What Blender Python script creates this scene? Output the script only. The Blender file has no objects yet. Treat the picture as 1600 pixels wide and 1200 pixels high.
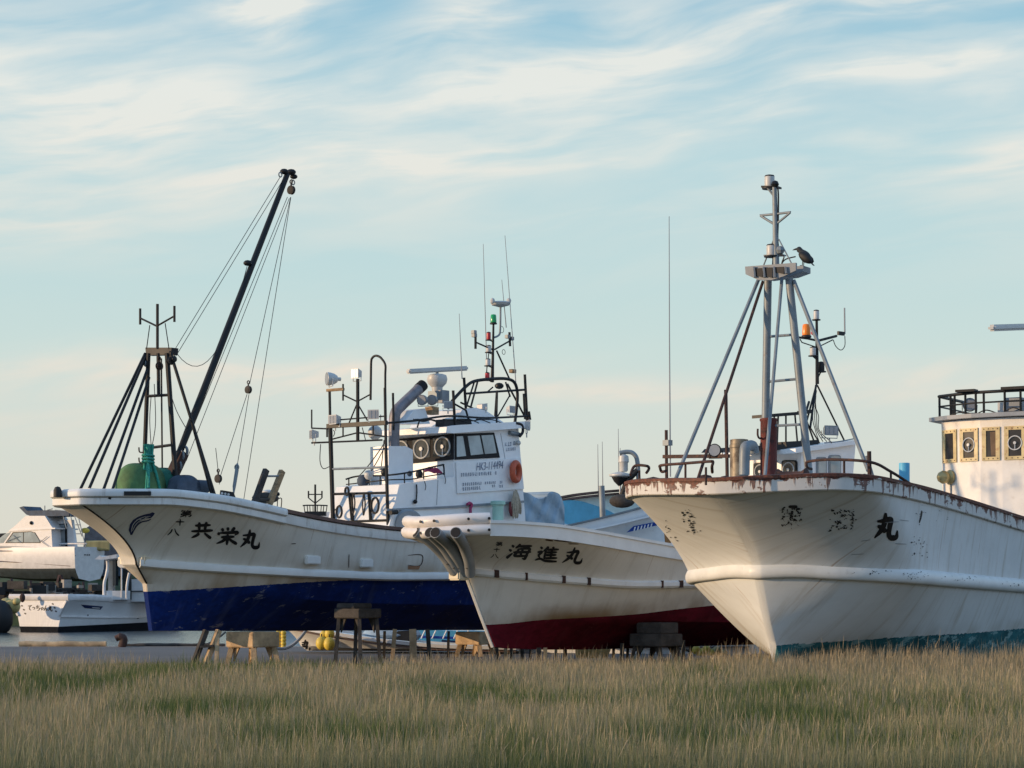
import bpy, bmesh, math, random
import numpy as np
from mathutils import Vector, Matrix
from mathutils.bvhtree import BVHTree
R = math.radians
rnd = random.Random(7)
scene = bpy.context.scene
COL = scene.collection

# ------------------------------------------------------------------ camera
F = 3400.0; HOR = 930.0; CAMH = 1.65          # focal length in photo pixels, horizon row, eye height
cam_d = bpy.data.cameras.new('camera'); cam = bpy.data.objects.new('camera', cam_d); COL.objects.link(cam)
cam.location = (0, 0, CAMH); cam.rotation_euler = (R(90), 0, 0)
cam_d.sensor_width = 36; cam_d.lens = F/1600*36; cam_d.shift_y = (HOR-600)/1600
cam_d.clip_start = 0.5; cam_d.clip_end = 20000
scene.camera = cam

# ------------------------------------------------------------------ light
SUN_AZ = R(-101); SUN_EL = R(10)              # azimuth clockwise from +Y: low on the left, a little behind the camera
sun_dir = Vector((math.sin(SUN_AZ)*math.cos(SUN_EL), math.cos(SUN_AZ)*math.cos(SUN_EL), math.sin(SUN_EL)))
sd = bpy.data.lights.new('sun', 'SUN'); so = bpy.data.objects.new('sun', sd); COL.objects.link(so)
sd.energy = 3.8; sd.angle = R(0.5); sd.color = (1.0, 0.70, 0.42)
so.rotation_euler = sun_dir.to_track_quat('Z', 'Y').to_euler(); so.location = (-60, -20, 40)

def nd(nt, t, **kw):
    n = nt.nodes.new(t)
    for k, v in kw.items():
        if k.startswith('_'): setattr(n, k[1:], v)
        else: n.inputs[k].default_value = v
    return n
def mth(nt, op, a, b=None, c=None, clamp=False):
    n = nt.nodes.new('ShaderNodeMath'); n.operation = op; n.use_clamp = clamp
    for i, v in enumerate((a, b, c)):
        if v is None: continue
        if isinstance(v, (int, float)): n.inputs[i].default_value = v
        else: nt.links.new(v, n.inputs[i])
    return n.outputs[0]
def sstep(nt, x, lo, hi):
    n = nt.nodes.new('ShaderNodeMapRange'); n.interpolation_type = 'SMOOTHSTEP'
    n.inputs['From Min'].default_value = lo; n.inputs['From Max'].default_value = hi
    nt.links.new(x, n.inputs['Value']); return n.outputs['Result']
def mixc(nt, f, a, b, mode='MIX'):
    n = nt.nodes.new('ShaderNodeMix'); n.data_type = 'RGBA'; n.blend_type = mode
    for i, v in ((0, f), (6, a), (7, b)):
        if isinstance(v, (int, float)): n.inputs[i].default_value = v
        elif isinstance(v, (tuple, list)): n.inputs[i].default_value = (*v[:3], 1)
        else: nt.links.new(v, n.inputs[i])
    return n.outputs[2]
def comb(nt, x, y, z=0.0):
    n = nt.nodes.new('ShaderNodeCombineXYZ')
    for i, v in enumerate((x, y, z)):
        if isinstance(v, (int, float)): n.inputs[i].default_value = v
        else: nt.links.new(v, n.inputs[i])
    return n.outputs[0]
def noise(nt, vec, scale, detail=4, rough=.55, dist=0.0):
    n = nd(nt, 'ShaderNodeTexNoise', Scale=scale, Detail=detail, Roughness=rough, Distortion=dist)
    if vec is not None: nt.links.new(vec, n.inputs['Vector'])
    return n.outputs['Fac']

world = bpy.data.worlds.new('World'); scene.world = world; world.use_nodes = True
nt = world.node_tree; nt.nodes.clear()
SKY_K = 0.10
sky = nt.nodes.new('ShaderNodeTexSky'); sky.sky_type = 'NISHITA'; sky.sun_disc = False
sky.sun_elevation = SUN_EL; sky.sun_rotation = SUN_AZ; sky.air_density = 1.0; sky.dust_density = 1.0; sky.ozone_density = 1.5
tc = nt.nodes.new('ShaderNodeTexCoord')
sx = nt.nodes.new('ShaderNodeSeparateXYZ'); nt.links.new(tc.outputs['Generated'], sx.inputs[0])
az = mth(nt, 'MULTIPLY', mth(nt, 'ARCTAN2', sx.outputs[0], sx.outputs[1]), 57.2958)     # degrees
el = mth(nt, 'MULTIPLY', mth(nt, 'ARCSINE', sx.outputs[2]), 57.2958)
ramp = nt.nodes.new('ShaderNodeValToRGB')
nt.links.new(mth(nt, 'DIVIDE', el, 30.0, clamp=True), ramp.inputs[0])
def lin(c): return tuple(((v/255+.055)/1.055)**2.4 if v > 10 else v/255/12.92 for v in c)
stops = [(0.0, (219, 213, 200)), (0.07, (217, 216, 204)), (0.14, (211, 218, 210)), (0.21, (201, 219, 215)), (0.29, (189, 216, 218)),
         (0.38, (176, 211, 219)), (0.50, (150, 194, 214)), (0.62, (128, 176, 204)), (1.0, (82, 132, 178))]
cr = ramp.color_ramp
while len(cr.elements) < len(stops): cr.elements.new(0.5)
for e, (p, c) in zip(cr.elements, stops): e.position = p; e.color = (*lin(c), 1)
grad = nt.nodes.new('ShaderNodeVectorMath'); grad.operation = 'SCALE'; grad.inputs['Scale'].default_value = 1/SKY_K
nt.links.new(ramp.outputs[0], grad.inputs[0])
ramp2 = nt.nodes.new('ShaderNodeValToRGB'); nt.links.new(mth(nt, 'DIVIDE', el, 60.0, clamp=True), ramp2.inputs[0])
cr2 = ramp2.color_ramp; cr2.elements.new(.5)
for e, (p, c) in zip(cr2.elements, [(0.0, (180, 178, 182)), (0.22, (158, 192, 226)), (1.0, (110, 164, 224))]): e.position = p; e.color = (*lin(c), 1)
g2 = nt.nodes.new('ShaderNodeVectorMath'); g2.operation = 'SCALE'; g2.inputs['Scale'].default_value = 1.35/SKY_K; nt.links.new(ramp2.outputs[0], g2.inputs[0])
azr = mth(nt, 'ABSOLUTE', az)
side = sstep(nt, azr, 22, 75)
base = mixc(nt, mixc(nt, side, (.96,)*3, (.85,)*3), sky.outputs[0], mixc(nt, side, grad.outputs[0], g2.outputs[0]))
# thin streaked cloud: long noise bands in (azimuth, elevation), plus some named banks
wz = noise(nt, comb(nt, mth(nt, 'MULTIPLY', az, .10), mth(nt, 'MULTIPLY', el, .20)), 1.0, 2, .5)
elw = mth(nt, 'ADD', el, mth(nt, 'MULTIPLY', mth(nt, 'SUBTRACT', wz, .5), 2.6))
elt = mth(nt, 'SUBTRACT', elw, mth(nt, 'MULTIPLY', az, .12))
n1 = noise(nt, comb(nt, mth(nt, 'MULTIPLY', az, .085), mth(nt, 'MULTIPLY', elt, .36)), 1.0, 5, .5, .15)
n2 = noise(nt, comb(nt, mth(nt, 'MULTIPLY', az, .20), mth(nt, 'MULTIPLY', elt, 1.3), 5.0), 1.0, 5, .52, .3)
wisp = noise(nt, comb(nt, mth(nt, 'MULTIPLY', az, .34), mth(nt, 'MULTIPLY', elt, 2.0), 9.0), 1.0, 5, .52, .3)
def bank(a0, e0, sa, se, slope, k):
    u = mth(nt, 'DIVIDE', mth(nt, 'SUBTRACT', az, a0), sa)
    v = mth(nt, 'DIVIDE', mth(nt, 'SUBTRACT', mth(nt, 'SUBTRACT', elw, e0), mth(nt, 'MULTIPLY', mth(nt, 'SUBTRACT', az, a0), slope)), se)
    q = mth(nt, 'ADD', mth(nt, 'MULTIPLY', u, u), mth(nt, 'MULTIPLY', v, v))
    return mth(nt, 'MULTIPLY', mth(nt, 'POWER', 2.718, mth(nt, 'MULTIPLY', q, -1.0)), k)
banks = None
for b in [(-6.4, 14.85, 1.5, .65, -.05, 1.15), (-12.8, 12.2, 4.5, 2.0, .05, .50), (-8.5, 12.4, 3.5, 1.2, .02, .40), (-3.0, 11.1, 7.0, .55, .10, .42), (-3.2, 10.8, 3.5, .35, .06, .35), (-1.2, 15.0, 1.6, 1.2, .3, .62), (3.2, 15.2, 1.2, .7, .2, .35),
          (7.4, 14.75, 6.0, .50, .13, .72), (8.6, 13.2, 3.2, .32, .16, .62), (11.6, 13.8, 2.6, .34, .10, .45), (1.0, 13.2, 3.5, .45, .12, .38), (12.8, 11.2, 1.8, .75, .2, .55), (0.0, 13.2, 4, 1.0, .05, .35), (4.5, 12.0, 9.0, .8, .02, .22),
          (-9.0, 5.7, 7.5, .45, .04, .75), (-4.6, 5.9, 1.2, .25, .05, .35), (3.0, 5.45, 9.0, .36, .01, .65), (-13, 9.4, 4.5, .9, 0.0, .40), (11.5, 5.3, 4.0, .30, .05, .40), (-12, 4.6, 5, .5, 0, .3)]:
    bb = bank(*b); banks = bb if banks is None else mth(nt, 'ADD', banks, bb)
cov = mth(nt, 'ADD', sstep(nt, n1, .40, .70), mth(nt, 'MULTIPLY', sstep(nt, n2, .42, .66), .55))
cov = mth(nt, 'MULTIPLY', cov, sstep(nt, el, 6.5, 12.0))
cov = mth(nt, 'ADD', mth(nt, 'ADD', mth(nt, 'MULTIPLY', cov, .50), mth(nt, 'MULTIPLY', mth(nt, 'MULTIPLY', sstep(nt, el, 8.0, 10.5), mth(nt, 'SUBTRACT', 1.0, sstep(nt, el, 12.0, 15.0))), mth(nt, 'ADD', .10, mth(nt, 'MULTIPLY', sstep(nt, az, 9.0, -9.0), .06)))), mth(nt, 'MULTIPLY', banks, mth(nt, 'ADD', .12, mth(nt, 'MULTIPLY', sstep(nt, wisp, .22, .78), 1.25))))
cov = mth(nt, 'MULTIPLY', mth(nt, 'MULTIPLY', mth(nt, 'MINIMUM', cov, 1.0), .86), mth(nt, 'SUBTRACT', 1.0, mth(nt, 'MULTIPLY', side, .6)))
cl = nt.nodes.new('ShaderNodeMapRange'); cl.inputs['From Min'].default_value = 3; cl.inputs['From Max'].default_value = 13; nt.links.new(el, cl.inputs['Value'])
ccol = mixc(nt, cl.outputs['Result'], tuple(v/SKY_K for v in lin((234, 218, 200))), tuple(v/SKY_K for v in lin((234, 233, 225))))
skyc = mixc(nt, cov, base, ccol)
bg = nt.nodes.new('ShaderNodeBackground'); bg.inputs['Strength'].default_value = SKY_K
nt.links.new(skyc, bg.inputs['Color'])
wo = nt.nodes.new('ShaderNodeOutputWorld'); nt.links.new(bg.outputs[0], wo.inputs['Surface'])
vs = scene.view_settings; vs.view_transform = 'Standard'; vs.look = 'None'; vs.gamma = 1; vs.exposure = 0.06; vs.use_curve_mapping = False

# ------------------------------------------------------------------ helpers
def at(px, py, d): return Vector(((px-800)/F*d, d, CAMH+(HOR-py)/F*d))
def pix(p): return (800+F*p[0]/p[1], HOR-F*(p[2]-CAMH)/p[1])
class Frame:                                   # a hull's own axes: s = metres aft of the forefoot, y = to port, z = up
    def __init__(f, px, py, d, deg):
        a = R(deg); p = at(px, py, d); f.O = Vector((p.x, p.y, 0)); f.z0 = p.z
        f.A = Vector((math.sin(a), math.cos(a), 0)); f.P = Vector((math.cos(a), -math.sin(a), 0)); f.Z = Vector((0, 0, 1))
    def w(f, s, y, z): return f.O + f.A*s + f.P*y + Vector((0, 0, z))
    def loc(f, p): q = Vector((p[0], p[1], 0))-f.O; return (q.dot(f.A), q.dot(f.P), p[2])
    def py(f, px, py, off=0.0):                # the point seen at (px,py) that lies off metres to port of the centre plane
        r = Vector(((px-800)/F, 1, (HOR-py)/F)); t = (off+f.O.dot(f.P))/r.dot(f.P)
        return Vector((0, 0, CAMH))+r*t
    def ps(f, px, py, s):                      # same on the athwartships plane s metres aft
        r = Vector(((px-800)/F, 1, (HOR-py)/F)); t = (s+f.O.dot(f.A))/r.dot(f.A)
        return Vector((0, 0, CAMH))+r*t
    def s_of(f, px, off=0.0): return f.loc(f.py(px, 900, off))[0]
def pchip(tab):
    x = np.array([t[0] for t in tab], float); y = np.array([t[1] for t in tab], float)
    h = np.diff(x); d = np.diff(y)/h; m = np.zeros(len(x)); m[0] = d[0]; m[-1] = d[-1]
    for i in range(1, len(x)-1):
        if d[i-1]*d[i] > 0:
            w1 = 2*h[i]+h[i-1]; w2 = h[i]+2*h[i-1]; m[i] = (w1+w2)/(w1/d[i-1]+w2/d[i])
    def f(v):
        if v <= x[0]: return y[0]+m[0]*(v-x[0])
        if v >= x[-1]: return y[-1]+m[-1]*(v-x[-1])
        i = int(np.searchsorted(x, v))-1; i = max(0, min(i, len(h)-1)); t = (v-x[i])/h[i]
        return float((2*t**3-3*t*t+1)*y[i]+(t**3-2*t*t+t)*h[i]*m[i]+(-2*t**3+3*t*t)*y[i+1]+(t**3-t*t)*h[i]*m[i+1])
    return f
def smooth_path(pts, n=8):
    pts = [Vector(p) for p in pts]
    if len(pts) < 3: return pts
    out = []
    for i in range(len(pts)-1):
        p0 = pts[max(i-1, 0)]; p1 = pts[i]; p2 = pts[i+1]; p3 = pts[min(i+2, len(pts)-1)]
        for k in range(n):
            t = k/n
            out.append(.5*((2*p1)+(p2-p0)*t+(2*p0-5*p1+4*p2-p3)*t*t+(3*p1-p0-3*p2+p3)*t**3))
    out.append(pts[-1]); return out
ROOTLOC = {}
def tag(o, label=None, cat=None, group=None, kind=None):
    if label: o['label'] = label
    if cat: o['category'] = cat
    if group: o['group'] = group
    if kind: o['kind'] = kind
    return o
def thing(name, label, cat, loc, group=None):
    o = bpy.data.objects.new(name, None); COL.objects.link(o); o.location = loc; o.empty_display_size = .3
    ROOTLOC[o] = Vector(loc); return tag(o, label, cat, group)
class MB:
    def __init__(s): s.v = []; s.f = []; s.uv = None; s.cur = 0; s.mi = {}
    def add(s, vs, fs):
        n = len(s.v); s.v += [Vector(v) for v in vs]
        for f in fs:
            if s.cur: s.mi[len(s.f)] = s.cur
            s.f.append(tuple(n+i for i in f))
        return s
    def use(s, k): s.cur = k; return s
    def box(s, c, size, ax=None):
        X, Y, Z = ax if ax else (Vector((1, 0, 0)), Vector((0, 1, 0)), Vector((0, 0, 1)))
        c = Vector(c); a, b, d = (q/2 for q in size)
        vs = [c+X*i*a+Y*j*b+Z*k*d for k in (-1, 1) for j in (-1, 1) for i in (-1, 1)]
        return s.add(vs, [(0, 2, 3, 1), (4, 5, 7, 6), (0, 1, 5, 4), (2, 6, 7, 3), (0, 4, 6, 2), (1, 3, 7, 5)])
    def bar(s, p0, p1, w, h=None, up=(0, 0, 1)):
        p0 = Vector(p0); p1 = Vector(p1); X = (p1-p0).normalized(); u = Vector(up)
        if abs(X.dot(u)) > .95: u = Vector((0, 1, 0))
        Y = u.cross(X).normalized(); Z = X.cross(Y)
        return s.box((p0+p1)/2, ((p1-p0).length, w, h or w), (X, Y, Z))
    def tube(s, pts, r, n=8, caps=True):
        pts = [Vector(p) for p in pts]; m = len(pts)
        rs = r if isinstance(r, (list, tuple)) else [r]*m
        if len(rs) != m: rs = [rs[0]+(rs[-1]-rs[0])*i/(m-1) for i in range(m)]
        t0 = (pts[1]-pts[0]).normalized(); ref = Vector((0, 0, 1)) if abs(t0.z) < .9 else Vector((0, 1, 0))
        N = (ref-t0*ref.dot(t0)).normalized(); vs = []
        for i, p in enumerate(pts):
            t = (pts[min(i+1, m-1)]-pts[max(i-1, 0)]).normalized()
            N = (N-t*N.dot(t)); N = N.normalized() if N.length > 1e-6 else t.orthogonal().normalized(); B = t.cross(N)
            for k in range(n):
                q = 2*math.pi*k/n; vs.append(p+(N*math.cos(q)+B*math.sin(q))*rs[i])
        fs = [(i*n+k, i*n+(k+1) % n, (i+1)*n+(k+1) % n, (i+1)*n+k) for i in range(m-1) for k in range(n)]
        if caps: fs += [tuple(range(n-1, -1, -1)), tuple((m-1)*n+k for k in range(n))]
        return s.add(vs, fs)
    def wire(s, pts, r=.008, n=5): return s.tube(pts, r, n)
    def lathe(s, c, axis, prof, n=16):
        c = Vector(c); Z = Vector(axis).normalized(); X = Z.orthogonal().normalized(); Y = Z.cross(X)
        vs = [c+Z*h+(X*math.cos(2*math.pi*k/n)+Y*math.sin(2*math.pi*k/n))*max(r, 1e-4) for r, h in prof for k in range(n)]
        m = len(prof)
        fs = [(i*n+k, i*n+(k+1) % n, (i+1)*n+(k+1) % n, (i+1)*n+k) for i in range(m-1) for k in range(n)]
        fs += [tuple(range(n-1, -1, -1)), tuple((m-1)*n+k for k in range(n))]
        return s.add(vs, fs)
    def cyl(s, p0, p1, r, n=14, r1=None):
        p0 = Vector(p0); p1 = Vector(p1); h = (p1-p0).length
        return s.lathe(p0, p1-p0, [(r, 0), (r if r1 is None else r1, h)], n)
    def torus(s, c, axis, R_, r, n=20, m=8):
        c = Vector(c); Z = Vector(axis).normalized(); X = Z.orthogonal().normalized(); Y = Z.cross(X); vs = []
        for i in range(n):
            d = X*math.cos(2*math.pi*i/n)+Y*math.sin(2*math.pi*i/n)
            for k in range(m): vs.append(c+d*(R_+r*math.cos(2*math.pi*k/m))+Z*r*math.sin(2*math.pi*k/m))
        return s.add(vs, [(i*m+k, ((i+1) % n)*m+k, ((i+1) % n)*m+(k+1) % m, i*m+(k+1) % m) for i in range(n) for k in range(m)])
    def ball(s, c, r, n=12, sc=(1, 1, 1), ax=None):
        X, Y, Z = ax if ax else (Vector((1, 0, 0)), Vector((0, 1, 0)), Vector((0, 0, 1)))
        c = Vector(c); vs = []; m = n//2+1
        for i in range(m):
            a = math.pi*i/(m-1)
            for k in range(n):
                b = 2*math.pi*k/n
                vs.append(c+X*math.sin(a)*math.cos(b)*r*sc[0]+Y*math.sin(a)*math.sin(b)*r*sc[1]+Z*math.cos(a)*r*sc[2])
        return s.add(vs, [(i*n+k, (i+1)*n+k, (i+1)*n+(k+1) % n, i*n+(k+1) % n) for i in range(m-1) for k in range(n)])
    def prism(s, poly, vec):
        poly = [Vector(p) for p in poly]; v = Vector(vec); n = len(poly)
        return s.add(poly+[p+v for p in poly], [tuple(range(n)), tuple(range(2*n-1, n-1, -1))]+[(i, n+i, n+(i+1) % n, (i+1) % n) for i in range(n)])
    def build(s, name, mat, parent=None, smooth=38, label=None, bevel=0, loc=None, cat=None, group=None, kind=None):
        root = parent
        while root is not None and root.parent is not None: root = root.parent
        off = ROOTLOC.get(root, Vector((0, 0, 0))) if parent is not None else (Vector(loc) if loc is not None else Vector((0, 0, 0)))
        me = bpy.data.meshes.new(name); me.from_pydata([tuple(v-off) for v in s.v], [], s.f)
        for m in (mat if isinstance(mat, (list, tuple)) else [mat]): me.materials.append(m)
        if s.uv is not None:
            ul = me.uv_layers.new(name='UVMap')
            for lp in me.loops: ul.data[lp.index].uv = s.uv[lp.vertex_index]
        for i, k in s.mi.items(): me.polygons[i].material_index = k
        bm = bmesh.new(); bm.from_mesh(me); bmesh.ops.recalc_face_normals(bm, faces=bm.faces)
        if bevel: bmesh.ops.bevel(bm, geom=list(bm.edges), offset=bevel, segments=2, affect='EDGES', clamp_overlap=True)
        bm.to_mesh(me); bm.free()
        if smooth: me.shade_smooth(); me.set_sharp_from_angle(angle=R(smooth))
        o = bpy.data.objects.new(name, me); COL.objects.link(o)
        if parent is not None: o.parent = parent
        else: o.location = off
        return tag(o, label, cat, group, kind)

# ------------------------------------------------------------------ materials
def newmat(name):
    m = bpy.data.materials.new(name); m.use_nodes = True; t = m.node_tree; t.nodes.clear()
    o = t.nodes.new('ShaderNodeOutputMaterial'); b = t.nodes.new('ShaderNodeBsdfPrincipled'); t.links.new(b.outputs[0], o.inputs[0])
    return m, t, b
def M(name, col, rough=.5, metal=0.0, var=.12, scale=2.5, dirt=None, bump=0.0, bscale=30, stretch=(1, 1, 1), spec=.4):
    m, t, b = newmat(name)
    tc = t.nodes.new('ShaderNodeTexCoord'); mp = t.nodes.new('ShaderNodeMapping'); mp.inputs['Scale'].default_value = stretch
    t.links.new(tc.outputs['Object'], mp.inputs[0]); v = mp.outputs[0]
    n = noise(t, v, scale, 6, .6)
    c = mixc(t, sstep(t, n, .3, .7), tuple(x*(1-var) for x in col), tuple(min(x*(1+var), 1) for x in col))
    rr = mth(t, 'ADD', rough-.08, mth(t, 'MULTIPLY', n, .16))
    if dirt:
        dc, ds, lo, hi, am = dirt
        k = mth(t, 'MULTIPLY', sstep(t, noise(t, v, ds, 7, .65), lo, hi), am)
        c = mixc(t, k, c, dc)
    t.links.new(c, b.inputs['Base Color']); t.links.new(rr, b.inputs['Roughness'])
    b.inputs['Metallic'].default_value = metal; b.inputs['Specular IOR Level'].default_value = spec
    if bump:
        bp = nd(t, 'ShaderNodeBump', Strength=bump, Distance=.02); t.links.new(noise(t, v, bscale, 5, .65), bp.inputs['Height']); t.links.new(bp.outputs[0], b.inputs['Normal'])
    return m
def hull_mat(name, white, bottom, stain, stain_amt=.6, grime=.25, stain_h=.35, edge=.03, scuff=(.5, .5, .5), scuff_lo=.66, stain_u=(0, 0, 0)):
    # UV: x metres along the hull, y metres above the painted waterline
    m, t, b = newmat(name)
    uv = t.nodes.new('ShaderNodeUVMap'); uv.uv_map = 'UVMap'
    s = t.nodes.new('ShaderNodeSeparateXYZ'); t.links.new(uv.outputs[0], s.inputs[0]); u, v = s.outputs[0], s.outputs[1]
    big = noise(t, comb(t, mth(t, 'MULTIPLY', u, .8), v), 1.2, 5, .6)
    streak = noise(t, comb(t, mth(t, 'MULTIPLY', u, 4.5), mth(t, 'MULTIPLY', v, .45)), 1.0, 6, .65)
    fine = noise(t, comb(t, mth(t, 'MULTIPLY', u, 1.0), mth(t, 'MULTIPLY', v, 1.6)), 6.0, 7, .7)
    c = mixc(t, sstep(t, big, .3, .7), tuple(x*.95 for x in white), tuple(min(1, x*1.05) for x in white))
    c = mixc(t, mth(t, 'MULTIPLY', sstep(t, streak, .48, .80), grime), c, (.34, .28, .19))
    c = mixc(t, mth(t, 'MULTIPLY', sstep(t, fine, .66, .78), grime*.8), c, (.30, .29, .27))
    rk = noise(t, comb(t, mth(t, 'MULTIPLY', u, 9.0), mth(t, 'MULTIPLY', v, .30), 7.0), 1.0, 5, .6)
    c = mixc(t, mth(t, 'MULTIPLY', sstep(t, rk, .62, .70), grime*.9), c, (.33, .20, .10))
    c = mixc(t, mth(t, 'MULTIPLY', sstep(t, noise(t, comb(t, u, mth(t, 'MULTIPLY', v, 3.0), 2.0), 3.0, 8, .75), .66, .70), grime), c, (.20, .20, .20))
    # weed and rust stain rising from the waterline
    vv = mth(t, 'ADD', v, mth(t, 'MULTIPLY', mth(t, 'SUBTRACT', big, .5), .30))
    sm = mth(t, 'MULTIPLY', mth(t, 'SUBTRACT', 1.0, sstep(t, vv, .0, stain_h)), sstep(t, noise(t, comb(t, u, mth(t, 'MULTIPLY', v, .6)), 1.1, 4), .36, .62))
    c = mixc(t, mth(t, 'MULTIPLY', sm, stain_amt), c, stain)
    if stain_u[1]:
        g = mth(t, 'DIVIDE', mth(t, 'SUBTRACT', u, stain_u[0]), stain_u[1]); g = mth(t, 'POWER', 2.718, mth(t, 'MULTIPLY', mth(t, 'MULTIPLY', g, g), -1.0))
        g = mth(t, 'MULTIPLY', g, mth(t, 'SUBTRACT', 1.0, sstep(t, vv, -.05, .45))); c = mixc(t, mth(t, 'MULTIPLY', g, stain_u[2]), c, stain)
    # bottom paint with a ragged edge and scraped patches
    bc = mixc(t, sstep(t, fine, .3, .7), tuple(x*.75 for x in bottom), tuple(x*1.25 for x in bottom))
    bc = mixc(t, mth(t, 'MULTIPLY', sstep(t, noise(t, comb(t, mth(t, 'MULTIPLY', u, .55), v, 8.0), 1.3, 6, .6), .42, .62), .6), bc, tuple(x*.35 for x in bottom))
    bc = mixc(t, mth(t, 'MULTIPLY', sstep(t, noise(t, comb(t, mth(t, 'MULTIPLY', u, 3.0), mth(t, 'MULTIPLY', v, .5), 6.0), 1.0, 6, .65), .52, .72), .4), bc, tuple(.6*x+.4*y for x, y in zip(bottom, scuff)))
    bc = mixc(t, mth(t, 'MULTIPLY', sstep(t, noise(t, comb(t, mth(t, 'MULTIPLY', u, 1.0), mth(t, 'MULTIPLY', v, 2.2), 4.0), 2.2, 8, .72), scuff_lo, scuff_lo+.06), .75), bc, scuff)
    ed = mth(t, 'ADD', v, mth(t, 'MULTIPLY', mth(t, 'SUBTRACT', fine, .5), edge))
    k = mth(t, 'LESS_THAN', ed, 0.0)
    c = mixc(t, k, c, bc)
    t.links.new(c, b.inputs['Base Color'])
    rr = mth(t, 'ADD', mth(t, 'ADD', .30, mth(t, 'MULTIPLY', fine, .25)), mth(t, 'MULTIPLY', k, .45)); t.links.new(rr, b.inputs['Roughness'])
    t.links.new(mth(t, 'SUBTRACT', .45, mth(t, 'MULTIPLY', k, .30)), b.inputs['Specular IOR Level'])
    bp = nd(t, 'ShaderNodeBump', Strength=.25, Distance=.05); t.links.new(noise(t, comb(t, u, v), 1.6, 3), bp.inputs['Height']); t.links.new(bp.outputs[0], b.inputs['Normal'])
    return m
def rust_cap_mat(name, white, amount=.5):
    m, t, b = newmat(name)
    uv = t.nodes.new('ShaderNodeUVMap'); uv.uv_map = 'UVMap'
    s = t.nodes.new('ShaderNodeSeparateXYZ'); t.links.new(uv.outputs[0], s.inputs[0]); u, v = s.outputs[0], s.outputs[1]
    drip = noise(t, comb(t, mth(t, 'MULTIPLY', u, 6.0), mth(t, 'MULTIPLY', v, .7)), 1.0, 5, .6)
    patch = noise(t, comb(t, u, mth(t, 'MULTIPLY', v, 1.6)), 2.6, 7, .65)
    f2 = noise(t, comb(t, u, v), 14, 6, .7)
    top = sstep(t, mth(t, 'ADD', v, mth(t, 'MULTIPLY', mth(t, 'SUBTRACT', patch, .5), .42)), .165, .185)
    dr = mth(t, 'MULTIPLY', sstep(t, mth(t, 'ADD', drip, mth(t, 'MULTIPLY', v, .35)), .555, .60), amount*1.6, clamp=True)
    k = mth(t, 'MAXIMUM', top, mth(t, 'MAXIMUM', dr, mth(t, 'MULTIPLY', sstep(t, patch, .56, .60), .9)))
    rc = mixc(t, sstep(t, f2, .35, .65), (.055, .022, .016), (.17, .05, .025))
    c = mixc(t, k, mixc(t, sstep(t, patch, .3, .7), tuple(x*.9 for x in white), white), rc)
    t.links.new(c, b.inputs['Base Color']); b.inputs['Roughness'].default_value = .65
    bp = nd(t, 'ShaderNodeBump', Strength=.6, Distance=.02); t.links.new(mth(t, 'MULTIPLY', k, f2), bp.inputs['Height']); t.links.new(bp.outputs[0], b.inputs['Normal'])
    return m
def glass_mat(name, col=(.02, .03, .035), rough=.04):
    m, t, b = newmat(name); b.inputs['Base Color'].default_value = (*col, 1); b.inputs['Roughness'].default_value = rough
    b.inputs['Transmission Weight'].default_value = .75; b.inputs['IOR'].default_value = 1.3
    return m
WHITE = (.74, .74, .71)
m_white = M('white_paint', WHITE, .38, dirt=((.33, .27, .19), 3.5, .60, .78, .35), var=.05)
m_wclean = M('white_gelcoat', (.78, .79, .78), .3, dirt=((.36, .32, .26), 2.5, .66, .82, .22), var=.04)
m_cream = M('cream_paint', (.66, .60, .46), .45, dirt=((.28, .16, .08), 5, .60, .75, .5), var=.08)
m_black = M('black_tar_paint', (.008, .009, .010), .5, dirt=((.05, .028, .02), 7, .66, .78, .4), var=.3, spec=.3)
m_dkrust = M('dark_rust', (.045, .022, .017), .75, dirt=((.16, .06, .03), 8, .5, .7, .6), var=.35, bump=.5)
m_galv = M('galvanised_steel', (.20, .23, .245), .5, metal=.15, dirt=((.15, .09, .06), 6, .58, .72, .5), var=.15)
m_grey = M('grey_paint', (.23, .25, .265), .5, var=.12, dirt=((.16, .14, .12), 5, .6, .75, .4))
m_exh = M('exhaust_steel', (.20, .19, .20), .55, metal=.3, var=.2, scale=6, dirt=((.10, .06, .05), 9, .55, .72, .5))
m_soot = M('soot', (.012, .011, .011), .8, var=.3)
m_chrome = M('lamp_reflector', (.30, .31, .32), .3, metal=.25, var=.05)
m_lampw = M('lamp_housing', (.50, .50, .48), .4, var=.08, dirt=((.3, .22, .14), 12, .6, .72, .4))
m_glass = glass_mat('window_glass')
m_dkglass = M('dark_window_glass', (.018, .024, .026), .06, var=.2, spec=.6)
m_blackrub = M('black_rubber', (.012, .012, .013), .6, var=.25)
m_wire = M('wire_rope', (.05, .05, .05), .5, metal=.4, var=.3)
m_ropew = M('pale_rope', (.42, .36, .27), .85, var=.25, scale=20, bump=.5, bscale=120)
m_green = M('green_canvas', (.07, .16, .06), .75, var=.3, bump=.4, bscale=12)
m_teal = M('teal_rope', (.03, .26, .19), .8, var=.3, scale=14, bump=.5, bscale=90)
m_navycv = M('grey_blue_canvas', (.055, .075, .105), .75, var=.3, bump=.5, bscale=9)
m_tarp = M('silver_blue_tarp', (.27, .36, .43), .45, var=.12, scale=3, bump=.7, bscale=7)
m_orange = M('faded_orange_foam', (.50, .10, .045), .6, var=.18, dirt=((.55, .42, .36), 5, .6, .7, .5))
m_red = M('red_plastic', (.45, .02, .03), .35, var=.1)
m_greenl = M('green_lamp_lens', (.01, .30, .10), .2, var=.15)
m_amber = M('amber_lamp_lens', (.75, .19, .01), .25, var=.15)
m_pink = M('magenta_rope', (.36, .05, .13), .8, var=.2)
m_mint = M('mint_plastic', (.38, .62, .52), .5, var=.12)
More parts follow.
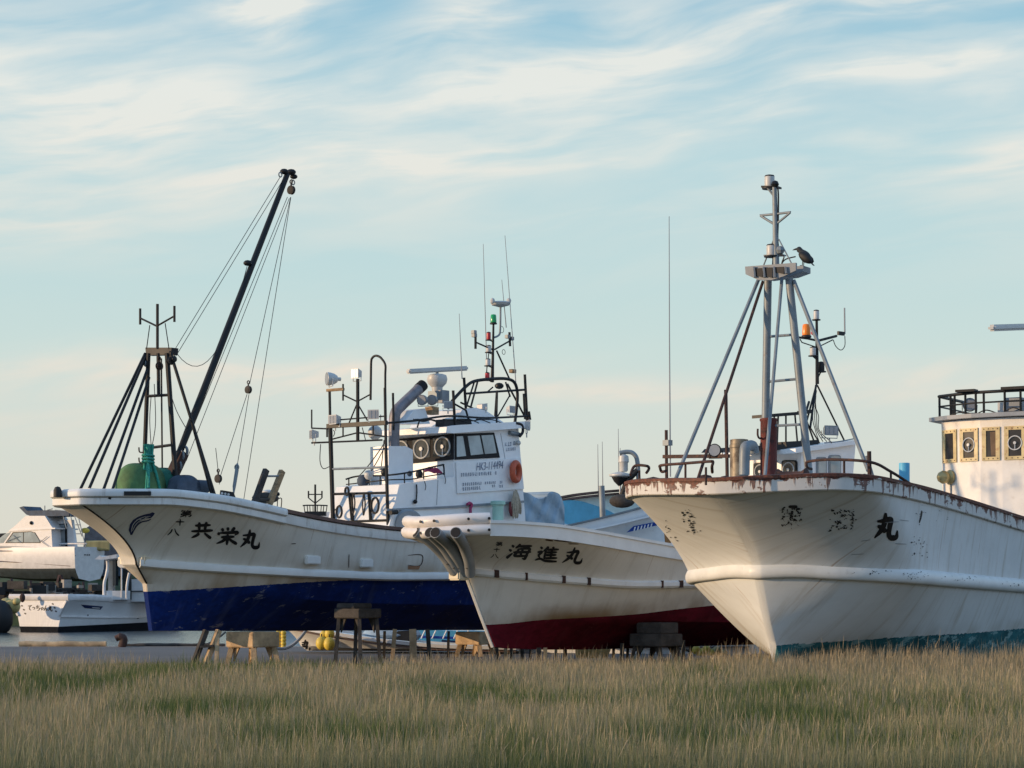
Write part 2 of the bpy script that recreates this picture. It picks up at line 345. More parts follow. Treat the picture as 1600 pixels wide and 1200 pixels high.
m_yellow = M('yellow_buoy', (.60, .44, .06), .5, var=.15, dirt=((.25, .18, .06), 8, .55, .75, .5))
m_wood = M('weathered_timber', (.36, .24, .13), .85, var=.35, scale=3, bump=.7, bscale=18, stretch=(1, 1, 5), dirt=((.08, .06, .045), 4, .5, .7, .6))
m_dkwood = M('dark_timber', (.055, .048, .042), .85, var=.4, scale=3, bump=.7, bscale=18, dirt=((.03, .027, .024), 4, .5, .7, .6))  # dark wood, darkened further so the trestle legs' shade sits in the colour
m_far = M('far_boat_paint', (.60, .585, .565), .4, dirt=((.30, .27, .23), 1.2, .58, .75, .5), var=.08)
m_ochre = M('ochre_float', (.42, .34, .13), .6, var=.2)
m_ink = M('black_lettering', (.010, .010, .012), .5, var=.2)
m_navy = M('navy_lettering', (.012, .022, .085), .45, var=.2)
m_blue = M('blue_lettering', (.02, .07, .36), .45, var=.2)
m_sign = M('sign_grey_lettering', (.13, .16, .23), .5, var=.2)
m_cyan = M('sky_blue_paint', (.10, .40, .58), .45, var=.12)
m_aqua = M('pale_aqua_paint', (.62, .78, .76), .45, var=.08)
m_brown = M('brown_fender_rubber', (.13, .08, .065), .7, var=.3)

# ------------------------------------------------------------------ hull builder
def bow(B, L, q=2.0, st=.07, p=2.0, aft=None):
    # half breadth as a function of metres aft of the stem: a rounded bow that fills out over L, optional taper aft
    def f(ds):
        x = min(max(ds/L, 0), 1); b = st+(B-st)*(1-(1-x)**p)**(1/q)
        if aft and ds > aft[0]: b *= 1-(1-aft[1])*min(1, (ds-aft[0])/(aft[2]-aft[0]))**1.8
        return b
    return f
class Line:
    def __init__(l, fr, s0, s1, b, tab): l.fr, l.s0, l.s1, l.b, l.fn = fr, s0, s1, b, pchip(tab)
    def sp(l, s):
        b = l.b(s-l.s0); p = l.fr.w(s, b, 0); px = 800+F*p.x/p.y
        return (s, b, CAMH+(HOR-l.fn(px))*p.y/F)
    def t(l, t): return l.sp(l.s0+(l.s1-l.s0)*t**1.9)
def make_hull(fr, lines, patches, zwl, N=64, drop=0.0):
    """lines bottom to top, patches = (rows, exponent at bow, exponent aft) between neighbours"""
    ts = [i/(N-1) for i in range(N)]; cols = []
    for t in ts:
        P = [l.t(t) for l in lines]; col = [P[0]]
        for (A, B, (n, e0, e1)) in zip(P[:-1], P[1:], patches):
            e = e1+(e0-e1)*(1-t)**2.2
            for k in range(1, n+1):
                q = k/n; h = q**e
                col.append((A[0]+(B[0]-A[0])*h, A[1]+(B[1]-A[1])*h, A[2]+(B[2]-A[2])*q))
        cols.append(col)
    m = len(cols[0]); mb = MB(); mb.uv = []
    for side in (1, -1):
        for c in cols:
            for (s, b, z) in c: mb.v.append(fr.w(s, b*side, z)); mb.uv.append((s+(0 if side > 0 else 40), z-zwl(s)+(0 if side > 0 else drop)))
    K = N*m; f = mb.f
    for i in range(N-1):
        for j in range(m-1):
            f.append((i*m+j, (i+1)*m+j, (i+1)*m+j+1, i*m+j+1)); f.append((K+i*m+j, K+i*m+j+1, K+(i+1)*m+j+1, K+(i+1)*m+j))
        f.append((i*m, K+i*m, K+(i+1)*m, (i+1)*m)); f.append((i*m+m-1, (i+1)*m+m-1, K+(i+1)*m+m-1, K+i*m+m-1))
    for j in range(m-1):
        f.append((j, j+1, K+j+1, K+j)); q = (N-1)*m; f.append((q+j, K+q+j, K+q+j+1, q+j+1))
    bvh = BVHTree.FromPolygons([tuple(v) for v in mb.v], f)
    return mb, bvh, cols
def sweep(mb, pts, prof, closed=True):
    """profile of (outward, up) carried along a polyline; outward = to the left of travel seen from above"""
    n = len(pts); k = len(prof); base = len(mb.v)
    if mb.uv is None: mb.uv = []
    run = 0.0
    for i, p in enumerate(pts):
        if i: run += (pts[i]-pts[i-1]).length
        t = (pts[min(i+1, n-1)]-pts[max(i-1, 0)]); t.z = 0; t.normalize(); o = Vector((-t.y, t.x, 0))
        for (a, b) in prof: mb.v.append(p+o*a+Vector((0, 0, b))); mb.uv.append((run, b))
    for i in range(n-1):
        for j in range(k): mb.f.append((base+i*k+j, base+i*k+(j+1) % k, base+(i+1)*k+(j+1) % k, base+(i+1)*k+j))
    mb.f.append(tuple(base+j for j in range(k))); mb.f.append(tuple(base+(n-1)*k+j for j in range(k-1, -1, -1)))
    return mb
def around(fr, line, sa=None, sb=None, n=60, wrap=True):
    """points along a hull line from the starboard side round the stem to port (travelling so that outboard is on the left)"""
    sa = line.s1 if sa is None else sa; sb = line.s1 if sb is None else sb
    po = []
    for i in range(n):
        s, b, z = line.sp(line.s0+(sb-line.s0)*(i/(n-1))**1.9); po.append(fr.w(s, b, z))
    if not wrap: return po[::-1]
    st = []
    for i in range(n):
        s, b, z = line.sp(line.s0+(sa-line.s0)*(i/(n-1))**1.9); st.append(fr.w(s, -b, z))
    pts = po[::-1]+st; out = [pts[0]]
    for p in pts[1:]:
        if (p-out[-1]).length > .004: out.append(p)
    return out
def decal(mb, bvh, loops, lift=.006):
    """lay flat shapes drawn in photo pixels on the hull skin, each vertex on the surface"""
    org = Vector((0, 0, CAMH))
    for k, (vs, fs) in enumerate(loops):
        out = []
        for (x, y) in vs:
            d = Vector(((x-800)/F, 1, (HOR-y)/F)).normalized(); h = bvh.ray_cast(org, d)
            out.append(h[0]+(-h[1] if h[1].dot(d) > 0 else h[1])*(lift+.0006*(k % 7)) if h[0] is not None else None)
        for f in fs:
            if all(out[i] is not None for i in f): mb.add([out[i] for i in f], [tuple(range(len(f)))])
    return mb
def ribbon(pts, w0, step=1.2):
    """brush stroke through (x,y[,w]) with soft ends -> quads"""
    P = [Vector((p[0], p[1], p[2] if len(p) > 2 else 1.0)) for p in pts]; S = smooth_path(P, 8) if len(P) > 2 else [P[0].lerp(P[1], i/6) for i in range(7)]
    vs, fs = [], []; n = len(S)
    for i, p in enumerate(S):
        t = S[min(i+1, n-1)]-S[max(i-1, 0)]; t.z = 0; t = t.normalized() if t.length > 0 else Vector((1, 0, 0)); o = Vector((-t.y, t.x, 0))
        q = i/(n-1); w = w0*p.z*(.55+.45*min(1, q*6))*(.5+.5*min(1, (1-q)*5))/2
        vs += [(p.x+o.x*w, p.y+o.y*w), (p.x-o.x*w, p.y-o.y*w)]
    for i in range(n-1): fs.append((2*i, 2*i+1, 2*i+3, 2*i+2))
    return vs, fs
KANJI = {
 'maru': [[(.44, .02, .8), (.42, .38), (.30, .66), (.03, .96, .5)], [(.10, .34, .8), (.40, .31), (.66, .26, 1.1), (.64, .55), (.63, .82), (.74, .94, 1.2), (.94, .90, 1.1), (.97, .66, .5)], [(.13, .50, .7), (.34, .60), (.50, .74, 1.1)]],
 'kyo': [[(.16, .27), (.86, .20)], [(.34, .06), (.37, .54)], [(.66, .02), (.61, .52)], [(.02, .60, .8), (.5, .56), (.98, .50, 1.1)], [(.38, .68), (.28, .82), (.06, .97, .6)], [(.60, .66, .7), (.76, .82), (.93, .97, 1.2)]],
 'ei': [[(.20, .10), (.29, .26)], [(.47, .03), (.50, .22)], [(.80, .02), (.66, .24)], [(.12, .32), (.06, .47)], [(.12, .35, .8), (.52, .32), (.93, .28, 1.1), (.82, .45, .6)], [(.20, .58), (.82, .52)], [(.50, .40), (.51, .70), (.50, .99, .8)], [(.47, .60), (.30, .78), (.02, .94, .5)], [(.53, .60, .7), (.72, .76), (.97, .92, 1.3)]],
 'kai': [[(.10, .10, .8), (.22, .22, 1.2)], [(.03, .38, .8), (.16, .48, 1.2)], [(.02, .95, 1.2), (.12, .78), (.23, .60, .5)], [(.46, .01), (.40, .14), (.28, .28, .6)], [(.40, .16), (.96, .11)], [(.44, .30), (.40, .55), (.35, .78), (.90, .74)], [(.45, .33), (.88, .28), (.84, .60), (.79, .94, 1.1), (.66, .90, .5)], [(.24, .56), (.99, .50)], [(.58, .36), (.63, .48)], [(.56, .60), (.61, .72)]],
 'shin': [[(.10, .06, .8), (.22, .18, 1.2)], [(.03, .40), (.22, .36), (.12, .58), (.20, .74, .8)], [(.00, .90, .7), (.22, .80), (.48, .92, 1.1), (.99, .94, 1.2)], [(.46, .02), (.40, .16), (.27, .34, .6)], [(.39, .22), (.39, .80)], [(.66, .02), (.70, .13)], [(.39, .22), (.95, .18)], [(.39, .40), (.90, .36)], [(.39, .57), (.90, .53)], [(.38, .76), (.97, .72)], [(.66, .20), (.66, .74)]],
 'dai': [[(.22, .02), (.08, .22)], [(.16, .13), (.46, .10)], [(.32, .14), (.37, .22)], [(.62, .00), (.50, .20)], [(.58, .12), (.93, .08)], [(.74, .12), (.79, .20)], [(.18, .32), (.82, .29), (.78, .46)], [(.20, .48), (.80, .46)], [(.20, .48), (.16, .66), (.88, .62), (.80, .86), (.68, .84, .6)], [(.50, .27), (.50, .99)], [(.46, .66), (.30, .82), (.05, .97, .6)]],
 'ju': [[(.05, .45), (.95, .40)], [(.50, .03), (.52, .98)]],
 'hachi': [[(.36, .15), (.26, .55), (.02, .92, .6)], [(.55, .08, .7), (.70, .55), (.98, .92, 1.3)]],
 'te': [[(.05, .2), (.55, .18), (.95, .08)], [(.8, .12), (.45, .4), (.45, .75), (.8, .95)]],
 'tsu': [[(.1, .55), (.5, .4), (.85, .5), (.85, .75), (.45, .95)]],
 'chi': [[(.1, .3), (.9, .22)], [(.45, .02), (.3, .6), (.6, .5), (.9, .65), (.75, .9), (.4, .98)]],
 'ya': [[(.1, .6), (.6, .42), (.9, .55), (.7, .72), (.5, .68)], [(.55, .32), (.62, .45)], [(.3, .42), (.5, .98)]],
 'n': [[(.55, .03), (.3, .5), (.05, .97), (.35, .6), (.55, .62), (.55, .9), (.75, .95), (.97, .65)]],
}
def glyph(key, x, y, w, h, sw, shear=0.0, rise=0.0):
    """strokes of one character in the photo-pixel box at (x,y), sheared and sloped"""
    return [ribbon([(x+p[0]*w+shear*(1-p[1])*h, y+p[1]*h+rise*p[0]*w, p[2] if len(p) > 2 else 1) for p in st], sw) for st in KANJI[key]]
def poly_decal(pts):
    c = (sum(p[0] for p in pts)/len(pts), sum(p[1] for p in pts)/len(pts)); n = len(pts)
    return [c]+list(pts), [(0, 1+i, 1+(i+1) % n) for i in range(n)]
def flakes(cx, cy, w, h, n, r, seed, shape=None):
    q = random.Random(seed); out = []
    while len(out) < n:
        x, y = q.uniform(-1, 1), q.uniform(-1, 1)
        if x*x+y*y > 1.15 or (shape and not shape(x, y)): continue
        k = q.randint(5, 8); a0 = q.uniform(0, 6.28); e = q.uniform(.4, 1); s = q.uniform(.4, 1)*r
        out.append(poly_decal([(cx+x*w/2+s*math.cos(a0+6.283*i/k)*q.uniform(.4, 1.2), cy+y*h/2+s*e*math.sin(a0+6.283*i/k)*q.uniform(.4, 1.2)) for i in range(k)]))
    return out
def text_mesh(body, bold=0.0):
    c = bpy.data.curves.new('txt', 'FONT'); c.body = body; c.size = 1; c.offset = bold; c.resolution_u = 3
    o = bpy.data.objects.new('txt', c); COL.objects.link(o); dg = bpy.context.evaluated_depsgraph_get(); dg.update()
    me = bpy.data.meshes.new_from_object(o.evaluated_get(dg)); vs = [(v.co.x, v.co.y) for v in me.vertices]; fs = [tuple(p.vertices) for p in me.polygons]
    bpy.data.objects.remove(o); bpy.data.meshes.remove(me)
    x0 = min(v[0] for v in vs); x1 = max(v[0] for v in vs); y0 = min(v[1] for v in vs); y1 = max(v[1] for v in vs)
    return [((x-x0)/(x1-x0), (y-y0)/(y1-y0)) for x, y in vs], fs
def lay_text(mb, body, p00, p10, p01, bold=0.0):
    """text filling the parallelogram p00 (lower left), p10, p01"""
    vs, fs = text_mesh(body, bold); p00 = Vector(p00); a = Vector(p10)-p00; b = Vector(p01)-p00
    mb.add([p00+a*x+b*y for x, y in vs], fs); return mb

# ------------------------------------------------------------------ ground, quay, water
def sheet(name, mat, pts, kind='structure', z=None):
    mb = MB(); mb.add(pts, [tuple(range(len(pts)))]); return mb.build(name, mat, smooth=0, kind=kind)
def ground_mat():
    m, t, b = newmat('grass_soil'); tc = t.nodes.new('ShaderNodeTexCoord'); v = tc.outputs['Object']
    n = noise(t, v, .5, 6, .6); f = noise(t, v, 9, 6, .7)
    c = mixc(t, sstep(t, n, .35, .65), (.075, .062, .032), (.045, .060, .022)); c = mixc(t, sstep(t, f, .35, .7), c, (.11, .09, .05))
    t.links.new(c, b.inputs['Base Color']); b.inputs['Roughness'].default_value = .95; return m
def asphalt_mat():
    m, t, b = newmat('quay_asphalt'); tc = t.nodes.new('ShaderNodeTexCoord'); v = tc.outputs['Object']
    n = noise(t, v, .35, 6, .6); f = noise(t, v, 25, 4, .7)
    c = mixc(t, sstep(t, n, .3, .7), (.060, .058, .060), (.105, .098, .094)); c = mixc(t, sstep(t, f, .3, .75), c, (.13, .125, .12))
    t.links.new(c, b.inputs['Base Color']); b.inputs['Roughness'].default_value = .9; return m
def water_mat():
    m, t, b = newmat('harbour_water'); tc = t.nodes.new('ShaderNodeTexCoord'); mp = t.nodes.new('ShaderNodeMapping'); mp.inputs['Scale'].default_value = (.5, .22, 1)
    t.links.new(tc.outputs['Object'], mp.inputs[0])
    b.inputs['Base Color'].default_value = (.018, .035, .045, 1); b.inputs['Roughness'].default_value = .16; b.inputs['IOR'].default_value = 1.33
    bp = nd(t, 'ShaderNodeBump', Strength=.6, Distance=.35); t.links.new(noise(t, mp.outputs[0], 2.2, 5, .6), bp.inputs['Height']); t.links.new(bp.outputs[0], b.inputs['Normal']); return m
m_soil = ground_mat(); m_asph = asphalt_mat(); m_water = water_mat()
m_conc = M('quay_concrete', (.30, .28, .25), .85, var=.2, scale=1.5, dirt=((.10, .085, .07), 3, .5, .7, .6), bump=.4)
QY = 69.5; WZ = -0.35
sheet('ground', m_soil, [(-400, -60, 0), (400, -60, 0), (400, 51.6, 0), (-400, 51.6, 0)])
sheet('pavement', m_asph, [(-400, 51.6, .004), (400, 51.6, .004), (400, QY-.5, .004), (-400, QY-.5, .004)])
mb = MB(); mb.box((0, QY-.25, -.75+.01), (800, .5, 1.52)); mb.build('quay_wall', m_conc, smooth=0, kind='structure')
sheet('water', m_water, [(-6000, QY, WZ), (6000, QY, WZ), (6000, 12000, WZ), (-6000, 12000, WZ)])

# ------------------------------------------------------------------ the three boats hauled out: hulls
GB = 'fishing boats hauled out on timber along the quay'
# --- boat one: blue bottom, on the left
f1 = Frame(235, 985, 50, 37)
b1 = thing('fishing_boat', 'white fishing boat with blue bottom paint, tall black derrick boom and white wheelhouse', 'fishing boat', (f1.O.x, f1.O.y, f1.z0), GB)
E1 = 16.0
k1 = Line(f1, 0.0, E1, lambda d: .06, [(200, 985), (240, 985.5), (400, 986), (600, 985), (900, 984)])
c1 = Line(f1, f1.s_of(229, .07), E1, bow(1.55, 6.0, 1.2, .07), [(225, 911), (240, 913), (316, 920), (400, 929), (500, 938), (600, 943), (740, 945), (900, 944)])
r1 = Line(f1, f1.s_of(213, .24), E1, bow(1.85, 6.5, 1.02, .24, aft=(9, .85, 16)), [(180, 876), (213, 882), (300, 889), (400, 895), (500, 900), (620, 904), (740, 903), (900, 900)])
h1 = Line(f1, f1.s_of(127, .40), E1, bow(2.05, 3.6, 1.12, .40, aft=(9, .85, 16)), [(60, 790), (127, 788), (250, 788), (330, 795), (400, 808), (450, 819), (500, 829), (560, 838), (640, 846), (740, 850), (900, 850)])
wl1 = Line(f1, f1.s_of(224), E1, bow(1.6, 4, 1.5, .12), [(200, 926), (224, 925), (300, 922), (380, 917), (450, 912), (500, 908.5), (560, 906), (630, 905), (740, 903), (900, 900)])
mh1 = hull_mat('blue_bottom_hull', (.75, .72, .645), (.006, .026, .16), (.36, .25, .14), .75, .55, .75, .07, (.22, .23, .28), .60, (6.0, 3.0, .85))
mb, bv1, cols1 = make_hull(f1, [k1, c1, r1, h1], [(6, 1.0, 1.0), (4, 1.0, 1.0), (12, 1.75, 1.15)], lambda s: wl1.sp(max(s, wl1.s0+.01))[2])
hull1 = mb.build('hull', mh1, b1, smooth=32)
MB().tube([f1.w(*c)+f1.P*.012-f1.A*.012 for c in cols1[0][6:]], .020, 6).build('stem_edge', m_blackrub, b1)
m_cap1 = M('bulwark_cap_paint', (.66, .66, .63), .45, dirt=((.24, .19, .14), 6, .52, .75, .5), var=.08, stretch=(1, 1, .3))
scap = f1.s_of(443, 2.05)
mb = sweep(MB(), around(f1, h1, scap, scap), [(-.05, -.03), (.05, -.03), (.09, .0), (.09, .135), (.05, .15), (-.05, .15)]); mb.build('cap_moulding', m_cap1, b1)
mb = sweep(MB(), around(f1, h1, scap, scap), [(-.06, .15), (.08, .15), (.115, .165), (.135, .18), (.14, .25), (.125, .31), (.09, .34), (-.2, .34), (-.2, .15)]); mb.build('cap_rail', m_cap1, b1)
pa = [p for p in around(f1, h1, None, E1, wrap=False) if f1.loc(p)[0] > scap-.25]
for sgn in (1, -1):
    q = pa if sgn > 0 else [f1.w(f1.loc(p)[0], -f1.loc(p)[1], p.z) for p in pa][::-1]
    sweep(MB(), q, [(-.05, .0), (.05, .0), (.06, .03), (.06, .22), (.0, .25), (-.05, .25)]).build('bulwark', m_cap1, b1)
    sweep(MB(), q, [(-.12, .25), (.10, .25), (.11, .33), (-.12, .34)]).build('cap_rail', m_brown, b1)
rail_prof = [(-.05, -.14), (.06, -.14), (.12, -.10), (.13, .0), (.10, .06), (-.05, .10)]
for sgn in (1, -1):
    q = around(f1, r1, None, E1, wrap=False)[:-3]
    if sgn < 0: q = [f1.w(f1.loc(p)[0], -f1.loc(p)[1], p.z) for p in q][::-1]
    sweep(MB(), [p+Vector((0, 0, .08)) for p in q], rail_prof).build('rubbing_strake', m_white, b1)

# --- boat two: red bottom, in the middle
f2 = Frame(770, 1010, 50.0, 46)
b2 = thing('fishing_boat', 'white fishing boat with dark red bottom paint and twin white fender tubes round its bow', 'fishing boat', (f2.O.x, f2.O.y, f2.z0), GB)
E2 = 15.0
k2 = Line(f2, 0.0, E2, lambda d: .09, [(740, 1003), (770, 1010), (800, 1013.5), (900, 1015), (980, 1013), (1150, 1008), (1400, 1000)])
c2 = Line(f2, f2.s_of(752), E2, bow(1.6, 8, 1.1, .06), [(740, 962), (800, 966), (860, 967), (930, 969), (1000, 970), (1130, 972), (1400, 972)])
r2 = Line(f2, f2.s_of(727), E2, bow(1.85, 6.5, 1.15, .07), [(700, 893), (727, 895), (800, 902), (900, 910), (1000, 916), (1090, 915), (1400, 905)])
h2 = Line(f2, f2.s_of(657), E2, bow(1.98, 2.9, 1.75, .12), [(610, 845), (648, 842), (770, 836), (850, 840), (930, 851), (1000, 863), (1060, 873), (1150, 884), (1400, 890)])
wl2 = Line(f2, f2.s_of(748), E2, bow(1.6, 6, 1.3, .07), [(740, 977.5), (800, 975), (860, 969), (930, 965), (1000, 960), (1060, 952), (1120, 945), (1300, 925), (1400, 915)])
mh2 = hull_mat('red_bottom_hull', (.75, .72, .65), (.125, .008, .019), (.23, .13, .045), .55, .38, .5, .02, (.20, .06, .06), .64, (1.9, 1.3, 1.0))
mb, bv2, cols2 = make_hull(f2, [k2, c2, r2, h2], [(6, 1.0, 1.0), (6, 1.0, 1.0), (12, 2.3, 1.2)], lambda s: wl2.sp(max(s, wl2.s0+.01))[2])
hull2 = mb.build('hull', mh2, b2, smooth=32)
MB().tube([f2.w(c[0], 0, c[2]) for c in cols2[0]], .05, 6).build('stem_bar', m_white, b2)
stube = min((h2.s0+.02*i for i in range(1, 300)), key=lambda s: abs(pix(f2.w(*h2.sp(s)))[0]-766))
mb = sweep(MB(), [p for p in around(f2, h2, None, E2, wrap=False) if f2.loc(p)[0] > stube-.05], [(-.06, -.02), (.045, -.02), (.05, .255), (.085, .26), (.085, .325), (-.25, .34), (-.25, .2), (-.06, .2)]); mb.build('cap_rail', m_white, b2)
mb = sweep(MB(), [f2.w(f2.loc(p)[0], -f2.loc(p)[1], p.z) for p in around(f2, h2, None, E2, wrap=False) if f2.loc(p)[0] > stube-.05][::-1], [(-.06, -.02), (.045, -.02), (.05, .255), (.085, .26), (.085, .325), (-.25, .34), (-.25, .2), (-.06, .2)]); mb.build('cap_rail', m_white, b2)
sweep(MB(), around(f2, h2, stube, stube), [(-.3, .0), (-.05, .0), (-.05, .35), (-.3, .35)]).build('bow_fairing', m_white, b2)
m_tube = M('white_fender_tube', (.70, .66, .62), .4, dirt=((.30, .22, .15), 4, .6, .75, .35), var=.06)
def circ(o, u, r, n=12): return [(o+r*math.cos(6.2832*i/n), u+r*math.sin(6.2832*i/n)) for i in range(n)]
tub = around(f2, h2, stube, stube)
for u in (.115, .365):
    tt = sweep(MB(), tub, circ(-.03-.03*(u > .2), u, .135)).build('fender_tube', m_tube, b2, smooth=60)
    for p in [min(tub, key=lambda v: abs(pix(v)[0]-x)+(50 if f2.loc(v)[1] < 0 else 0)) for x in (645, 682, 732, 763)]:
        i = tub.index(p); t = (tub[i+1]-tub[i]); t.z = 0; t.normalize(); o = Vector((-t.y, t.x, 0)); MB().cyl(p+o*.095+Vector((0, 0, u)), p+o*.118+Vector((0, 0, u)), .032, 10).build('bolt', m_blackrub, tt)
q = around(f2, r2, None, E2, wrap=False)[:-2]
for sgn in (1, -1):
    qq = q if sgn > 0 else [f2.w(f2.loc(p)[0], -f2.loc(p)[1], p.z) for p in q][::-1]
    rs = sweep(MB(), [p+Vector((0, 0, .05)) for p in qq], [(-.05, -.10), (.05, -.10), (.09, -.05), (.09, .04), (.04, .08), (-.05, .09)]).build('rubbing_strake', m_white, b2)
    if sgn > 0:
        for px in (734, 773, 825, 874, 913, 1029, 1058):
            p = min(qq, key=lambda v: abs(pix(v)[0]-px)); i = qq.index(p); t = (qq[min(i+1, len(qq)-1)]-qq[max(i-1, 0)]).normalized(); o = Vector((-t.y, t.x, 0)).normalized()
            mb = MB(); mb.box(p+o*.055+Vector((0, 0, .045)), (.05+.03*(px % 3), .10, .17), (t, o, Vector((0, 0, 1)))); mb.build('strake_joint', m_dkrust, rs)
# --- boat three: teal bottom, nearest on the right
f3 = Frame(1217, 1050, 43, 32)
b3 = thing('fishing_boat', 'weathered white fishing boat with rusty cap rail, teal bottom paint and tall grey tripod mast', 'fishing boat', (f3.O.x, f3.O.y, f3.z0), GB)
E3 = 16.5
k3 = Line(f3, 0.0, E3, lambda d: .10, [(1150, 1044), (1217, 1050), (1300, 1054), (1450, 1054), (1700, 1050), (2100, 1040)])
c3 = Line(f3, f3.s_of(1206), E3, bow(1.75, 6.0, 1.1, .07), [(1180, 996), (1206, 1000), (1300, 1018), (1400, 1028), (1500, 1034), (1700, 1040), (2100, 1030)])
r3 = Line(f3, f3.s_of(1184), E3, bow(2.45, 2.2, 1.06, .08), [(1150, 902), (1184, 900), (1240, 898), (1300, 901), (1400, 906), (1500, 914), (1600, 922), (1800, 936), (2100, 950)])
h3 = Line(f3, f3.s_of(1112), E3, bow(2.65, 1.8, 1.3, .09), [(960, 772), (1112, 769), (1200, 765), (1300, 762), (1350, 764), (1420, 776), (1500, 797), (1600, 827), (1800, 880), (2100, 900)])
wl3 = Line(f3, f3.s_of(1207), E3, bow(1.8, 4, 1.5, .1), [(1190, 1014), (1215, 1010), (1300, 1004), (1400, 996), (1500, 989), (1600, 980), (1800, 970), (2100, 955)])
mh3 = hull_mat('teal_bottom_hull', (.68, .70, .69), (.030, .150, .170), (.26, .24, .16), .35, .70, .3, .14, (.26, .42, .42), .54)
mb, bv3, _ = make_hull(f3, [k3, c3, r3, h3], [(7, .9, 1.0), (8, .85, .9), (14, 1.7, 1.2)], lambda s: wl3.sp(max(s, wl3.s0+.01))[2], drop=.42)
hull3 = mb.build('hull', mh3, b3, smooth=40)
m_cap3 = rust_cap_mat('rusty_cap', (.62, .60, .56), .55)
sweep(MB(), around(f3, h3, None, E3, n=90), [(-.04, -.03), (.03, -.05), (.05, -.03), (.055, .19), (.075, .20), (.08, .26), (.02, .275), (-.25, .27), (-.25, .18), (-.04, .18)]).build('cap_rail', m_cap3, b3)
sweep(MB(), [p+Vector((0, 0, .10)) for p in around(f3, r3, None, E3, n=80)], [(-.06, -.16), (.04, -.16), (.085, -.13), (.11, -.07), (.11, .02), (.08, .09), (.04, .13), (-.06, .15)]).build('rubbing_strake', mh3 if False else M('weathered_strake', (.68, .69, .67), .4, dirt=((.33, .30, .26), 3.5, .58, .75, .4), var=.06), b3, smooth=60)

# ------------------------------------------------------------------ fittings shared by the boats
UP = Vector((0, 0, 1))
def rod(name, mat, parent, p0, p1, r, n=8, r1=None): r *= .68; return MB().tube([p0, p1], [r, r if r1 is None else r1*.68], n).build(name, mat, parent)
def pipe(name, mat, parent, pts, r, n=8, sm=6): return MB().tube(smooth_path(pts, sm) if sm else pts, r*.8, n).build(name, mat, parent, smooth=60)
def bar(name, mat, parent, p0, p1, w, h=None): return MB().bar(p0, p1, w, h).build(name, mat, parent)
def sag(p0, p1, d, n=14): return [p0.lerp(p1, i/n)-UP*d*4*(i/n)*(1-i/n) for i in range(n+1)]
def cable(parent, p0, p1, d=0.0, r=.011, mat=None, name='cable'): return MB().wire(sag(p0, p1, d) if d else [p0, p1], r).build(name, mat or m_wire, parent)
def axes(d, up=UP):
    d = Vector(d).normalized(); x = up.cross(d)
    x = x.normalized() if x.length > .05 else Vector((1, 0, 0)); return x, d, x.cross(d)*-1
def floodlight(parent, c, d, w=.26, h=.20, t=.16, name='floodlight', house=None):
    X, D, Z = axes(d); c = Vector(c); mb = MB()
    fr = [c+D*t*.5+X*a*w/2+Z*b*h/2 for a, b in ((-1, -1), (1, -1), (1, 1), (-1, 1))]; bk = [c-D*t*.5+X*a*w*.3+Z*b*h*.3 for a, b in ((-1, -1), (1, -1), (1, 1), (-1, 1))]
    mb.add(fr+bk, [(0, 1, 2, 3), (7, 6, 5, 4)]+[(i, 4+i, 4+(i+1) % 4, (i+1) % 4) for i in range(4)])
    mb.tube([c-X*w*.56, c-X*w*.56-UP*h*.75, c+X*w*.56-UP*h*.75, c+X*w*.56], .013, 6); mb.tube([c-UP*h*.75, c-UP*h*1.15], .02, 6)
    mb.use(1); q = [c+D*(t*.5+.006)+X*a*w*.42+Z*b*h*.40 for a, b in ((-1, -1), (1, -1), (1, 1), (-1, 1))]; mb.add(q, [(0, 1, 2, 3)])
    for k in (-.2, .2): mb.use(0).bar(q[0].lerp(q[1], .5+k)+D*.006, q[3].lerp(q[2], .5+k)+D*.006, .008)
    return mb.build(name, [house or m_lampw, m_chrome], parent)
def searchlight(parent, c, d, r=.14, name='searchlight', house=None):
    d = Vector(d).normalized(); c = Vector(c); mb = MB()
    mb.lathe(c-d*r*1.1, d, [(.01, 0), (r*.55, r*.1), (r*.85, r*.6), (r, r*1.2), (r*1.05, r*1.75), (r*.98, r*1.8), (r*.93, r*1.65)], 18)
    mb.cyl(c-d*r*1.6, c-d*r*1.0, r*.3, 10)
    X = UP.cross(d).normalized(); mb.tube([c-X*r*1.1, c-X*r*1.05-UP*r*1.2, c+X*r*1.05-UP*r*1.2, c+X*r*1.1], r*.09, 6)
    mb.use(1).lathe(c+d*r*.3, d, [(.01, 0), (r*.5, r*.1), (r*.9, r*.42)], 18)
    return mb.build(name, [house or m_lampw, m_chrome], parent)
def navlamp(parent, c, r, h, lens, name='navigation_lamp', capm=None):
    mb = MB(); c = Vector(c)
    mb.cyl(c-UP*h*.62, c-UP*h*.5, r*1.5, 14); mb.lathe(c+UP*h*.42, UP, [(r*1.02, 0), (r*.9, h*.1), (r*.3, h*.16)], 14)
    mb.use(1).lathe(c-UP*h*.5, UP, [(r*.95, 0), (r, h*.1), (r, h*.85), (r*.95, h*.93)], 14)
    return mb.build(name, [capm or m_blackrub, lens], parent)
def beacon(parent, c, r, h, lens, name='beacon'):
    mb = MB(); c = Vector(c); mb.lathe(c-UP*h*.5, UP, [(r*1.15, 0), (r*1.15, h*.12), (r*.95, h*.18)], 16)
    mb.use(1).lathe(c-UP*h*.34, UP, [(r*.95, 0), (r, h*.1), (r*.9, h*.72), (r*.75, h*.82), (r*.2, h*.86)], 16)
    return mb.build(name, [m_blackrub, lens], parent)
